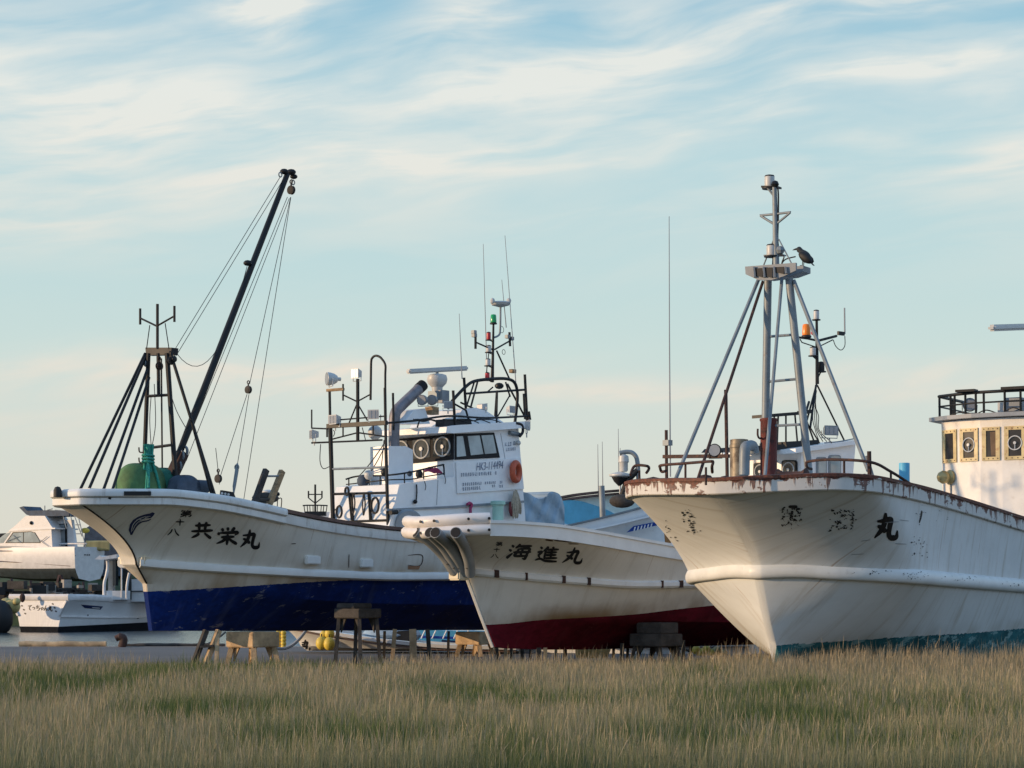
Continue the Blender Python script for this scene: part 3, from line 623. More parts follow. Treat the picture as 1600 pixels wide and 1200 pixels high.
def block(parent, c, r, ax=(1, 0, 0), name='pulley_block', mat=None):
    mb = MB(); a = Vector(ax).normalized(); c = Vector(c); mb.lathe(c-a*r*.45, a, [(r*.8, 0), (r, r*.12), (r*.75, r*.3), (r*.75, r*.6), (r, r*.78), (r*.8, r*.9)], 14)
    mb.tube([c+UP*r*.4, c+UP*r*1.6], r*.22, 6); mb.torus(c+UP*r*1.9, a, r*.38, r*.14, 12, 6); return mb.build(name, mat or m_dkrust, parent)
def panel(name, mat, parent, quad, lift=.0, th=.02, n=None):
    q = [Vector(p) for p in quad]; nn = (q[1]-q[0]).cross(q[-1]-q[0]).normalized()
    if nn.dot(Vector((0, 0, CAMH))-q[0]) < 0: nn = -nn
    return MB().prism([p+nn*(lift-th*.5) for p in q], nn*th).build(name, mat, parent, smooth=0)
def spin_window(parent, c, nrm, r, name='clear_view_screen', ringm=None):
    mb = MB(); nrm = Vector(nrm).normalized(); c = Vector(c); mb.torus(c, nrm, r, r*.09, 28, 8); mb.cyl(c-nrm*.02, c+nrm*.03, r*.22, 12)
    X, D, Z = axes(nrm); mb.bar(c, c-Z*r if Z.z > 0 else c+Z*r, r*.12); return mb.build(name, ringm or m_lampw, parent)
m_pane = M('pale_window_pane', (.30, .36, .36), .06, var=.25, scale=1.2, spec=.8)  # pale base colour stands in for sky reflected in and seen through panes
def illegible(mb, p00, p10, p01, rows, seed):
    """rows of small painted marks too small to read"""
    q = random.Random(seed); p00 = Vector(p00); a = Vector(p10)-p00; b = Vector(p01)-p00
    for (x0, x1, y, h, n) in rows:
        w = (x1-x0)/n
        for i in range(n):
            if n > 12 and q.random() < .06: continue
            x = x0+i*w
            for k in range(3):
                u0 = x+w*q.uniform(.05, .35); u1 = x+w*q.uniform(.5, .85); v0 = y+h*k/3+h*.04*q.random(); v1 = v0+h*.17
                mb.add([p00+a*u0+b*v0, p00+a*u1+b*v0, p00+a*u1+b*v1, p00+a*u0+b*v1], [(0, 1, 2, 3)])
            u0 = x+w*q.uniform(.1, .6); mb.add([p00+a*u0+b*y, p00+a*(u0+w*.16)+b*y, p00+a*(u0+w*.16)+b*(y+h), p00+a*u0+b*(y+h)], [(0, 1, 2, 3)])
    return mb

# ------------------------------------------------------------------ boat one: bow gear
T1 = f1.py
def lettering(parent, bvh, chars, mat=None, name='lettering'):
    for (k, x, y, w, h, sw, sh, ri) in chars: decal(MB(), bvh, glyph(k, x, y, w, h, sw, sh, ri)).build(name, mat or m_ink, parent, smooth=0)
lettering(b1, bv1, [('kyo', 297, 813.5, 35, 27, 4.6, .10, .04), ('ei', 337, 822, 34, 29, 4.6, .10, .04), ('maru', 374, 826, 31, 30, 5.0, .10, .04), ('dai', 280, 796.5, 20, 11, 1.7, .12, .05), ('ju', 273, 810, 15, 11, 2.2, .12, .05), ('hachi', 261, 824, 19, 13, 2.2, .12, .05)])
mb = MB(); lf = [(204, 836), (201, 828), (203, 819), (208, 812), (216, 807), (226, 803.5), (234, 802), (238, 800), (242, 801.5), (240, 805), (236, 809), (228, 810.5), (220, 814), (213, 820), (209, 828), (207, 835)]
vs = lf; nL = len(lf); fs = [(i, i+1, nL-2-i, nL-1-i) for i in range(nL//2-1)]
decal(mb, bv1, [(vs, fs)]).build('leaf_emblem', m_navy, b1, smooth=0)
mb = MB(); decal(mb, bv1, [ribbon([(205, 831), (208, 819), (216, 811), (228, 806)], 1.1), ribbon([(207, 829), (212, 819), (220, 812.5), (232, 808)], 1.0), ribbon([(213, 812), (218, 810.5), (223, 812), (229, 807), (235, 806)], 1.0)], .012)
mb.build('emblem_line', M('pale_line', (.6, .6, .6), .5), b1, smooth=0)
mb = MB(); decal(mb, bv1, [ribbon([(207, 833), (213, 822), (221, 815.5), (231, 813.2), (236, 810.5)], 2.0)]); mb.build('emblem_leaf', m_navy, b1, smooth=0)
mb = MB(); sweep(mb, [h for h in around(f1, h1, scap, scap) if 192 < pix(h)[0] < 239 and f1.loc(h)[1] > .5], [(.135, .19), (.165, .19), (.165, .28), (.135, .28)]); mb.build('rubber_pad', m_blackrub, b1)
# hatches, fairleads and scars on the side
for (x0, y0, x1, y1) in [(478, 869, 496, 881), (563, 874, 579, 886)]:
    c, = [bv1.ray_cast(Vector((0, 0, CAMH)), Vector((((x0+x1)/2-800)/F, 1, (HOR-(y0+y1)/2)/F)).normalized())[0]]
    mb = MB(); mb.box(c+f1.P*.03, ((x1-x0)/58/.62, .10, (y1-y0)/58), (f1.A, f1.P, UP)); mb.build('fender_pad', m_white, b1, bevel=.02)
for rb_ in ([(637, 867.5), (659, 867.5), (656, 883.5), (637, 883)], [(545, 866), (544.5, 887)], [(455, 849.5), (462, 849)]): decal(MB(), bv1, [ribbon(rb_, 1.3)], .01).build('panel_seam', m_dkrust, b1, smooth=0)
mb = MB(); decal(mb, bv1, [([(637, 884), (656, 884.5), (654, 889.5), (637, 889.5)], [(0, 1, 2, 3)])], .012); mb.build('scupper', M('scupper_rust', (.32, .17, .09), .8), b1, smooth=0)
# bow rubbing strake block on the stem
p = T1(203, 876, 0); mb = MB(); mb.box(p+f1.A*.18, (.36, .86, .24), (f1.A, f1.P, UP)); mb.build('stem_block', m_cream, b1, bevel=.04)
# foremast: goal-post frame with stays and aerial
sm1 = f1.s_of(248); S1 = lambda x, y: f1.ps(x, y, sm1)
fm = MB().prism([S1(227, 543), S1(268, 543), S1(267, 554), S1(228, 555)], f1.A*.22).build('foremast', m_blackrub, b1, label='black goal post foremast with stays and Y shaped aerial')
for (a, b, r) in [((232, 552), (223, 790), .075), ((261, 552), (277, 790), .085), ((247, 552), (248, 618), .06), ((252, 560), (254, 790), .03)]: rod('leg', m_black, fm, S1(*a), S1(*b), r)
for (a, b, r) in [((231, 619), (265, 617), .05), ((240, 699), (270, 695), .05)]: rod('crossbar', m_black, fm, S1(*a), S1(*b), r)
for (x0, y0, x1, y1, off, r) in [(227, 552, 120, 776, -.55, .05), (228, 556, 134, 776, .1, .05), (231, 575, 157, 778, .55, .05), (233, 590, 171, 780, .9, .05), (267, 553, 338, 782, 1.35, .055), (300, 660, 334, 784, 1.30, .05)]:
    rod('stay', m_black, fm, S1(x0, y0) if x0 != 300 else T1(x0, y0, 1.0), T1(x1, y1, off), r)
rod('aerial_mast', m_black, fm, S1(246, 545), S1(246, 475), .05)
for a, b in [((246, 510), (219, 497)), ((219, 482), (219, 507)), ((246, 509), (272, 494)), ((272.5, 478), (272.5, 503))]: rod('aerial_arm', m_black, fm, S1(*a), S1(*b), .033 if a[0] == 246 else .042)
for a, b in [((234, 508), (229, 545)), ((258, 505), (264, 545))]: cable(fm, S1(*a), S1(*b), 0, .012, m_black)
for (x, y, r, mt) in [(229, 568, .10, m_galv), (249, 572, .12, m_dkrust), (266, 564, .12, m_dkwood), (272, 561, .09, m_black)]: block(fm, S1(x, y), r*.8, f1.P, mat=mt)
rod('chain', m_black, fm, S1(247, 560), S1(248, 616), .045)
for (a, b, c) in [((236, 620), (234, 660), (238, 720)), ((241, 600), (243, 660), (238, 695)), ((262, 600), (275, 640), (290, 668))]: MB().wire(smooth_path([S1(*a), S1(*b), S1(*c)]), .010).build('cable', m_wire, fm)
for y0, y1 in ((699, 703), (715, 718)): pipe('hook', m_black, fm, [S1(217, y0), S1(218, y0+7), S1(223, y0+8)], .022)
# derrick boom
B1 = lambda x, y: T1(x, y, .35)
bm1 = MB().tube([B1(274, 724), B1(300, 657), B1(449, 272)], [.075, .088, .068], 12).build('derrick_boom', m_black, b1, label='long black derrick boom leaning aft with wire falls')
for (x, y, rr) in [(444, 268, .09), (455, 269, .10), (459, 276, .08), (387, 411, .09)]: MB().ball(B1(x, y), rr, 10, (1.2, .8, .8)).build('boom_fitting', m_black, bm1)
MB().bar(B1(268, 745), B1(285, 708), .22, .22).build('boom_heel', m_dkrust, bm1)
for (x, y) in ((281, 712), (287, 705), (277, 728)): MB().torus(B1(x, y), f1.A, .12, .035, 14, 6).build('boom_shackle', m_galv, bm1)
for (x, y, r) in [(455, 297, .11), (388, 609, .095), (341, 748, .10)]: block(bm1, B1(x, y), r, f1.A, mat=m_dkwood)
MB().torus(B1(438, 273), f1.P, .055, .016, 12, 6).build('shackle', m_galv, bm1); MB().torus(B1(458, 285), f1.P, .055, .016, 12, 6).build('shackle', m_galv, bm1)
for (x0, y0, x1, y1, d) in [(438, 276, 272, 548, 0), (444, 278, 275, 556, 0), (386, 416, 276, 552, 1.1), (449, 308, 285, 708, 0), (452, 310, 291, 720, 0), (454, 308, 390, 600, 0), (454.5, 308, 380, 786, 0), (386, 616, 344, 745, 0), (389, 616, 371, 725, 0), (343, 757, 337, 700, 0)]:
    cable(bm1, B1(x0, y0), B1(x1, y1), d, .0085)
tb = MB().tube([T1(371, 724, 1.2), T1(370, 735, 1.2), T1(366, 760, 1.2), T1(365, 772, 1.2)], [.02, .045, .04, .015], 8).build('turnbuckle', m_galv, bm1)
MB().torus(T1(370, 730, 1.2), f1.A, .06, .018, 12, 6).build('shackle', m_galv, bm1)
mb = MB().prism([T1(344, 766, 1.75), T1(362, 769, 1.75), T1(366, 779, 1.75), T1(343, 775, 1.75)], f1.P*.06); pe = mb.build('chain_plate', m_black, b1)
for x in (347, 352, 357): MB().cyl(T1(x, 770.5+(x-347)*.2, 1.82), T1(x, 770.5+(x-347)*.2, 1.84), .028, 10).build('eye_hole', m_lampw, pe)
MB().lathe(T1(90, 777, -.1), UP, [(.09, 0), (.09, .15), (.06, .22), (.01, .24)], 12).build('bow_light', m_blackrub, b1)
mb = MB(); mb.box(T1(121, 767, .1)+f1.A*.2, (.5, .9, .09), (f1.A, f1.P, UP)); mb.build('stay_base', m_cream, b1)
MB().lathe(T1(205, 787, -.2), UP, [(.17, 0), (.17, .78), (.15, .80), (.14, .74)], 18).build('bow_bitt', m_exh, b1)

# ------------------------------------------------------------------ boat one: wheelhouse
HW = 1.05; W1 = lambda x, y: T1(x, y, HW)
def slab(poly, off, wid, fr): return MB().prism([fr.py(x, y, off) for x, y in poly], -fr.P*wid)
wh = slab([(709, 676), (810, 668), (822, 826), (709, 826)], HW, 2*HW, f1).build('wheelhouse', m_wclean, b1, label='white wheelhouse with black window band and radar')
tr = slab([(624, 757), (709.5, 745), (709.5, 838), (604, 838)], HW+.02, 2*HW+.04, f1).build('deckhouse_trunk', m_wclean, b1)
slab([(604, 795), (712, 790), (819, 782), (819, 785.5), (712, 793.5), (604, 798.5)], HW+.06, .05, f1).build('rubbing_band', m_grey, tr)  # grey strip draws the shadow line of the slight overhang in colour
slab([(698, 667), (716, 664), (826, 658), (829, 668), (708, 677), (697, 676)], HW+.16, 2*HW+.32, f1).build('roof', m_wclean, wh)
slab([(706, 668), (722, 640), (744, 637), (760, 642), (790, 662)], .75, 1.5, f1).build('roof_dome', m_wclean, wh)
sf = f1.loc(W1(709, 700))[0]; Q1 = lambda x, y: f1.ps(x, y, sf-.01)
panel('window_band', m_soot, wh, [Q1(611, 687), Q1(709.5, 678), Q1(709.5, 718), Q1(611, 727)], .012, .03)
panel('window_band', m_soot, wh, [W1(710, 678), W1(771, 676), W1(780, 715), W1(710, 718.5)], .014, .03)
for q, f in (([(616, 690), (637, 688), (637, 719), (616, 721)], Q1), ([(646, 688), (673, 685.5), (673, 714.5), (646, 717.5)], Q1), ([(678, 685), (706, 682.5), (706, 711.5), (678, 714)], Q1)):
    panel('window_pane', m_dkglass, wh, [f(*p) for p in q], .034, .012)
for q in ([(712, 682), (721.5, 681.5), (726.5, 712.5), (712, 714)], [(729, 681.5), (747.5, 680.5), (753.5, 709.5), (734, 711.5)], [(750.5, 680.5), (768.5, 679.5), (774, 708), (756, 709.5)]):
    panel('window_pane', m_pane, wh, [W1(*p) for p in q], .036, .012)
for (x, y) in ((628, 704), (660, 701.5), (693, 698)): spin_window(wh, Q1(x, y)-f1.A*.05, -f1.A, .25)
panel('notice_board', m_wclean, wh, [W1(711, 722), W1(812, 716), W1(817, 764), W1(713, 771)], .025, .03)
mb = MB(); lay_text(mb, 'HK3-114494', W1(742, 735.5)+f1.P*.055, W1(783.5, 732)+f1.P*.055, W1(743, 723)+f1.P*.055, .0); mb.build('registration_lettering', m_sign, wh, smooth=0)
for row in [(.05, .30, .54, .13, 10), (.31, .51, .54, .12, 6), (.56, .59, .54, .12, 1), (.07, .36, .22, .11, 10), (.07, .34, .06, .12, 9), (.40, .57, .23, .09, 6), (.51, .56, .11, .09, 2), (.63, .67, .22, .1, 2), (.62, .68, .08, .1, 2)]: illegible(MB(), W1(713, 770)+f1.P*.055, W1(816, 763)+f1.P*.055, W1(712, 724)+f1.P*.055, [row], 3).build('small_lettering', m_sign, wh, smooth=0)
for row in [(0, .2, .55, .35, 1), (.25, .6, .5, .45, 2), (.7, .95, .6, .4, 1), (.1, .95, .0, .35, 6)]: illegible(MB(), W1(788, 705)+f1.P*.02, W1(806, 703.5)+f1.P*.02, W1(788, 690)+f1.P*.02, [row], 8).build('small_lettering', m_sign, wh, smooth=0)
rod('wall_seam', m_grey, wh, W1(782, 677)+f1.P*.005, W1(789, 717)+f1.P*.005, .008)
mb = MB().tube(smooth_path([W1(648, 757)+f1.P*.06, W1(648.5, 770)+f1.P*.06, W1(647, 786)+f1.P*.06]), .02, 6); mb.ball(W1(645, 784)+f1.P*.08, .06, 8); mb.build('door_lever', m_black, tr)
rod('wall_seam', m_grey, tr, W1(683, 750)+f1.P*.03, W1(681, 789)+f1.P*.03, .008)
for (x, y) in ((660, 752), (691, 742)): pipe('hose', m_blackrub, tr, [W1(x, y)+f1.P*.07, W1(x+2, y+8)+f1.P*.07, W1(x+1, y+14)+f1.P*.07], .012)
# trunk front: dark slots and round ports
st_ = f1.loc(T1(612, 800, HW))[0]
for x in (545, 575): rod('ladder_rail', m_black, tr, f1.ps(x, 770, st_-.35), f1.ps(x+4, 812, st_-.15), .035)
# exhaust stack
ex = slab([(645, 703), (634, 697), (607, 697), (607, 758), (646, 752)], .35, .62, f1).build('stack_casing', m_wclean, b1)
mb = MB().tube(smooth_path([T1(615.5, 700, .05), T1(616, 665, .05), T1(618, 645, .05), T1(628, 633, .05), T1(645, 617, .05), T1(655, 607, .05)], 6), .145, 16); mb.build('exhaust_pipe', m_exh, ex, smooth=60)
mb = MB().tube([T1(654, 608, .05), T1(661, 601.5, .05)], .152, 16); mb.build('exhaust_mouth', m_soot, ex, smooth=60)
# roof rails
rr1 = pipe('roof_rail', m_black, b1, [T1(604, 661, .9), T1(650, 657, 1.05), T1(700, 650, 1.1), T1(760, 653, 1.1), T1(826, 650, 1.1)], .035)
for (a, b, o, r) in [((614, 614), (615, 672), .3, .045), ((708, 610), (711, 668), 1.0, .055), ((725, 590), (728, 640), .6, .055), ((820, 585), (824, 662), .95, .055), ((818, 615), (820, 655), .2, .04), ((777, 610), (776, 662), 1.0, .035), ((656, 655), (652, 668), 1.05, .03), ((826, 643), (828, 656), 1.1, .06)]:
    rod('rail_post', m_black, rr1, T1(a[0], a[1], o), T1(b[0], b[1], o), r)
arch = pipe('mast_arch', m_black, b1, [T1(700, 638, .6), T1(708, 625, .6), T1(728, 604, .6), T1(742, 595.5, .6), T1(770, 592, .6), T1(792, 592, .6), T1(804, 598, .6), T1(808.5, 615, .6), T1(807, 640, .6), T1(804, 664, .6)], .055, 10)
for (a, b, o, r) in [((728, 615), (819, 609), .6, .045), ((746, 597), (734, 642), .1, .04), ((741, 597), (728, 638), .6, .035), ((790, 597), (797, 620), .6, .035), ((797, 617), (778, 650), .0, .03), ((793, 600), (822, 655), .2, .04), ((776, 612), (773, 655), -.2, .04), ((770, 605), (762, 612), .3, .03), ((708, 630), (728, 641), .9, .04), ((728, 641), (734, 662), .9, .04), ((720, 629), (775, 655), .5, .04)]:
    rod('arch_brace', m_black, arch, T1(*a, o), T1(*b, o), r)
smast = MB().tube([T1(771, 506, .3), T1(770, 560, .3), T1(769, 597, .3)], [.03, .04, .055], 10).build('signal_mast', m_black, b1, label='black signal mast with green, red and white lamps')
beacon(smast, T1(771, 499, .3), .085, .27, m_greenl, 'green_beacon')
for (x, y, r, h, mt) in [(763.5, 525, .06, .20, m_red), (763.5, 545, .07, .18, m_lampw), (762.5, 566, .07, .18, m_lampw), (761.5, 588, .065, .20, m_red)]:
    navlamp(smast, T1(x, y, .3), r, h, mt); rod('lamp_bracket', m_black, smast, T1(x, y+6, .3), T1(770, y+9, .3), .02)
pipe('aerial_post', m_galv, smast, [T1(770, 528, .3), T1(779, 524, .3), T1(781.5, 515, .3), T1(782, 480, .3)], .035)
MB().lathe(T1(782, 477, .3), UP, [(.02, -.06), (.24, .0), (.28, .06), (.26, .09), (.02, .08)], 18).build('satellite_aerial', m_lampw, smast)
MB().ball(T1(769.5, 470, .3), .07, 8, (1, 1, 1.2)).build('aerial_horn', m_lampw, smast); MB().ball(T1(795, 470, .3), .07, 8, (1, 1, 1.2)).build('aerial_horn', m_lampw, smast)
for a, b, r in [((769, 546), (744, 535), .035), ((743, 522), (743, 545), .05), ((773, 546), (796, 533), .035), ((796, 519), (797, 541), .05), ((776, 548), (796, 592), .035), ((764, 550), (759, 590), .02)]: rod('mast_arm', m_black, smast, T1(*a, .3), T1(*b, .3), r)
for (x, y) in [(740.5, 519), (741, 524), (799, 529), (793, 526)]: MB().box(T1(x, y, .3), (.12, .12, .10), (f1.A, f1.P, UP)).build('junction_box', m_galv, smast, bevel=.01)
MB().box(T1(801, 580, .3), (.18, .12, .10), (f1.A, f1.P, UP)).build('junction_box', m_wood, smast); MB().ball(T1(780, 603, .3), .13, 10, (1, 1, .7)).build('siren', m_black, smast)
MB().torus(T1(787, 550, .3), f1.P, .07, .008, 14, 5).build('cable_loop', m_blackrub, smast); MB().torus(T1(784, 515, .3), f1.P, .09, .008, 14, 5).build('cable_loop', m_blackrub, smast)
for (x0, y0, x1, y1, o) in [(717.5, 490, 722, 592, .6), (755, 381, 761, 590, -.2), (789, 368, 806, 598, .6), (784, 437, 791, 512, .3)]: MB().tube([T1(x0, y0, o), T1(x1, y1, o)], [.008, .016], 6).build('whip_aerial', m_grey, smast)
# radar, lamps and boxes on the roof
rd = MB().lathe(T1(683, 612, .1), UP, [(.14, 0), (.15, .12), (.25, .22), (.28, .34), (.25, .44), (.16, .47)], 20).build('radar', m_lampw, b1)
ra, rb = T1(637, 580.5, .1), T1(729, 575.5, .1); mb = MB().bar(ra, rb, .16, .13); mb.build('radar_scanner', m_lampw, rd, bevel=.035)
rod('scanner_shaft', m_grey, rd, T1(683, 588, .1), T1(683, 579, .1), .06)
mb = MB().box(T1(681, 618, .1), (.30, .3, .22), (f1.A, f1.P, UP)); mb.build('radar_base', m_galv, rd)
MB().box(T1(692, 620, .25), (.30, .2, .34), (f1.A, f1.P, UP)).build('switch_box', m_grey, rd)
for x in (661, 676.5): searchlight(rd, T1(x, 625, .35), -f1.A+f1.P*.25+Vector((0, 0, -.1)), .135, 'searchlight', m_grey)
MB().box(T1(675, 642, .3), (.26, .26, .2), (f1.A, f1.P, UP)).build('lamp_plinth', m_wood, rd)
slab([(630, 662), (646, 641), (664, 638), (672, 662)], .3, .7, f1).build('roof_locker', m_wclean, b1)
slab([(694, 666), (695, 655), (735, 654), (738, 665)], 1.0, .3, f1).build('roof_solar_box', m_blackrub, b1)
for (x, y, w, d) in [(752, 636, .3, f1.A), (797, 640, .26, f1.P), (700, 633, .24, -f1.A+f1.P)]: floodlight(b1, T1(x, y, .6), d, w, .2)
for k in range(7):
    a = rnd.uniform(640, 800); pipe('roof_cable', m_blackrub, b1, [T1(a, 655, 1.0), T1(a+12, 659+rnd.uniform(-4, 3), 1.0), T1(a+26, 656, 1.02), T1(a+40, 661, 1.0)], .018)
pipe('vent_hose', m_blackrub, b1, [T1(806, 661, 1.2), T1(815, 664, 1.2), T1(817, 674, 1.2), T1(812, 682, 1.2)], .05)
floodlight(b1, T1(823, 664, 1.2), f1.P+f1.A, .24, .3); MB().cyl(T1(796, 676, 1.1), T1(811, 679, 1.1), .06, 10).build('horn', m_galv, b1)
MB().ball(T1(810, 692, 1.12), .07, 10).build('deck_lamp', m_lampw, b1)
# pulpit rail on the trunk
pr = pipe('trunk_rail', m_black, b1, [T1(540, 749, -.9), T1(560, 744, -.6), T1(600, 743, .5), T1(640, 738, 1.1), T1(688, 727, 1.1), T1(693, 728, 1.1), T1(694, 742, 1.1)], .028)
pipe('lower_rail', m_black, pr, [T1(541, 757, -.9), T1(605, 750, .6), T1(640, 749, 1.1), T1(663, 745, 1.1), T1(694, 740, 1.1)], .02)
for (x, y0, y1, o) in [(545, 748, 768, -.9), (577, 744, 762, -.1), (594, 744, 760, .4), (632, 739, 755, 1.1), (662, 732, 749, 1.1)]: rod('rail_post', m_black, pr, T1(x, y0, o), T1(x, y1, o), .026)
for (x, y, o, r, mt) in [(567, 752, -.3, .16, m_navycv), (655, 741, 1.0, .10, m_blackrub), (576, 742, 0, .12, m_lampw), (601, 738, .8, .10, m_black), (640, 740, 1.0, .07, m_navycv)]: MB().ball(T1(x, y, o), r, 10, (1, 1, 1.1)).build('deck_fitting', mt, b1)
mb = MB(); q = random.Random(5)
for k in range(6): mb.tube(smooth_path([T1(663+q.uniform(0, 4), 736+q.uniform(-1, 3), 1.0), T1(673, 733+q.uniform(0, 5), 1.02+.02*k), T1(683, 736+q.uniform(-2, 2), 1.0), T1(691, 735+q.uniform(0, 3), 1.0)]), .022, 6)
# ------------------------------------------------------------------ boat one: working gantry
sg = f1.s_of(560); G1 = lambda x, y: f1.ps(x, y, sg)
gt = MB().bar(G1(512, 666), G1(604, 660.5), .11, .11).build('gantry', m_black, b1, label='black working gantry carrying floodlights ahead of wheelhouse')
rod('post', m_black, gt, G1(515, 612), G1(516, 668), .052); rod('post', m_black, gt, G1(516, 668), G1(521, 835), .085)
rod('post', m_black, gt, G1(601.5, 606), G1(603, 700), .055); rod('post', m_black, gt, G1(603, 700), G1(607, 845), .065)
pipe('hoop', m_black, gt, [G1(579, 625), G1(579.5, 590), G1(580, 565), G1(582, 559), G1(586, 556), G1(591, 556.5), G1(596, 560), G1(602, 570), G1(602, 585), G1(602, 608)], .038)
rod('lamp_post', m_black, gt, G1(559, 592), G1(559, 688), .065)
for a, b, r in [((520, 686), (559, 676), .03), ((559, 676), (602, 682), .03), ((536, 666), (536, 682), .03), ((583, 663), (583, 680), .03), ((487, 692), (597, 687.5), .035), ((487, 640), (487, 669), .03), ((487, 669), (512, 670), .03), ((511, 668), (511, 683), .035),
                ((559, 628), (536, 617), .03), ((536, 600), (536, 626), .035), ((559, 627), (579, 616), .03), ((557, 633), (545, 662), .028), ((560, 633), (574, 657), .028), ((530, 656), (604, 650), .028),
                ((521, 772), (604, 770), .05), ((521, 816), (606, 813), .05), ((549, 773), (551, 814), .06), ((577, 772), (579, 814), .06)]: rod('brace', m_black, gt, G1(*a), G1(*b), r)
rod('cross_pipe', m_galv, gt, G1(517, 733), G1(602, 730), .045)
bar('lamp_bracket', m_wood, gt, G1(511, 610), G1(537, 608), .07, .07)
searchlight(gt, G1(517, 592), -f1.A*.8-f1.P*.5, .165)
for (x, y, w, d) in [(558, 584, .24, -f1.A), (524, 656, .40, -f1.A-f1.P*.3), (585, 648, .30, -f1.A+f1.P*.4), (491, 679, .30, -f1.A-f1.P*.7)]: floodlight(gt, G1(x, y), d, w, .25, .2)
MB().ball(f1.ps(586, 676, sg+.5), .19, 14).build('float_ball', m_lampw, gt)
for pts in [[(501, 694), (500, 720), (505, 732), (515, 729)], [(521, 672), (523, 676), (521, 682)], [(566, 668), (571, 687)]]: MB().wire(smooth_path([G1(*p) for p in pts]), .012).build('cable', m_blackrub, gt)
for a, b in [((602, 690), (560, 745)), ((600, 700), (575, 742)), ((520, 800), (552, 760)), ((600, 688), (595, 735))]: cable(gt, G1(*a), f1.ps(*b, sg+.8), .05, .014)
for (x, y, o, r) in [(536, 800, -1, .15), (592, 790, .6, .2), (548, 768, -.3, .10)]: MB().torus(G1(x, y)-f1.A*.15, f1.A+f1.P*.4, r, .03, 16, 6).build('hose_coil', m_blackrub, gt)
for (x, y0, y1) in [(556, 772, 802), (572, 772, 805)]: MB().tube(smooth_path([G1(x, y0)-f1.A*.1, G1(x-1.5, (y0+y1)/2)-f1.A*.1, G1(x, y1)-f1.A*.1, G1(x+2.5, (y0+y1)/2)-f1.A*.1, G1(x+1, y0)-f1.A*.1]), .02, 6).build('rope_bight', m_blackrub, gt)
# net hauler and deck gear low on the port side ahead of the house
MB().lathe(T1(636, 822, 1.15), f1.P*.8-f1.A*.5, [(.42, 0), (.44, .05), (.38, .12), (.38, .22), (.12, .24)], 22).build('line_hauler', m_grey, b1)
MB().cyl(T1(610, 801, 1.2), T1(620, 800, 1.2), .06, 10).build('hauler_shaft', m_black, b1)
floor_ = MB().box(f1.w(sg+.7, 0, T1(560, 838, 0).z-.1), (3.0, 3.2, .08), (f1.A, f1.P, UP)).build('deck', m_cream, b1)

# ------------------------------------------------------------------ loose things on boat one
def drape(c, X, Y, Z, sx, sy, sz, seed, fold=.10, n=26, m=16, lobes=7):
    q = random.Random(seed); ph = [q.uniform(0, 6.28) for _ in range(6)]; mb = MB(); vs = []
    for i in range(m):
        a = i/(m-1)*math.pi*.5
        for k in range(n):
            b = 2*math.pi*k/n; f = 1+fold*math.sin(lobes*b+ph[0])*math.sin(a)**2+fold*.6*math.sin(3*b+ph[1]+2*a)+fold*.5*math.sin((lobes+4)*b+ph[2]-3*a)*math.sin(a)
            r = math.sin(a)**.55*f; h = math.cos(a)**.75*(1+fold*.5*math.sin(2*b+ph[3]))
            vs.append(Vector(c)+X*math.cos(b)*r*sx+Y*math.sin(b)*r*sy+Z*h*sz)
    return mb.add(vs, [(i*n+k, (i+1)*n+k, (i+1)*n+(k+1) % n, i*n+(k+1) % n) for i in range(m-1) for k in range(n)])
c = T1(210, 778, .2); drape(c+f1.A*.2, f1.A, f1.P, UP, .62, .5, .78, 2, .05, lobes=5).build('winch_cover', m_green, None, loc=c, label='green canvas cover over bow winch of blue bottomed boat', cat='tarpaulin')
c = T1(257, 778, .1); drape(c, f1.A, f1.P, UP, .42, .42, .68, 4, .06).build('winch_cover', M('teal_canvas', (.02, .15, .10), .75, var=.3, bump=.4, bscale=12), None, loc=c, label='dark teal canvas bundle between legs of black foremast', cat='tarpaulin')
c = T1(287, 780, .7); mb = drape(c, f1.A, f1.P, UP, .42, .36, .54, 9, .07); mb.build('motor_cover', m_navycv, None, loc=c, label='grey blue canvas cover on deck motor right of foremast', cat='tarpaulin')
c = T1(313, 760, .9); MB().cyl(c-f1.A*.12, c+f1.A*.2, .15, 16).build('motor_drum', m_navycv, b1)
c = T1(232, 787, .55); hk = random.Random(12); mb = MB()
for k in range(16):
    a = hk.uniform(-.1, .1); b = hk.uniform(-.1, .1); l = hk.uniform(-.1, .1)
    t = Vector((0, 0, 0)); top = T1(231, 694, .55)+f1.A*(a*.8)+f1.P*b*.9; mid = T1(231.5, 718, .55)+f1.A*a*.7+f1.P*b*.7; low = T1(233+l*30, 765+hk.uniform(-4, 18), .55)+f1.A*a*2.2+f1.P*b*2.2
    mb.tube(smooth_path([top, mid, mid.lerp(low, .5)+f1.P*b*.2, low], 5), .032, 6)
for y in (712, 717, 722): mb.torus(T1(231.5, y, .55), UP+f1.A*.1, .125, .03, 16, 6)
mb.build('rope_bundle', m_teal, None, loc=c, label='bundle of teal green rope hanging on black foremast', cat='rope')
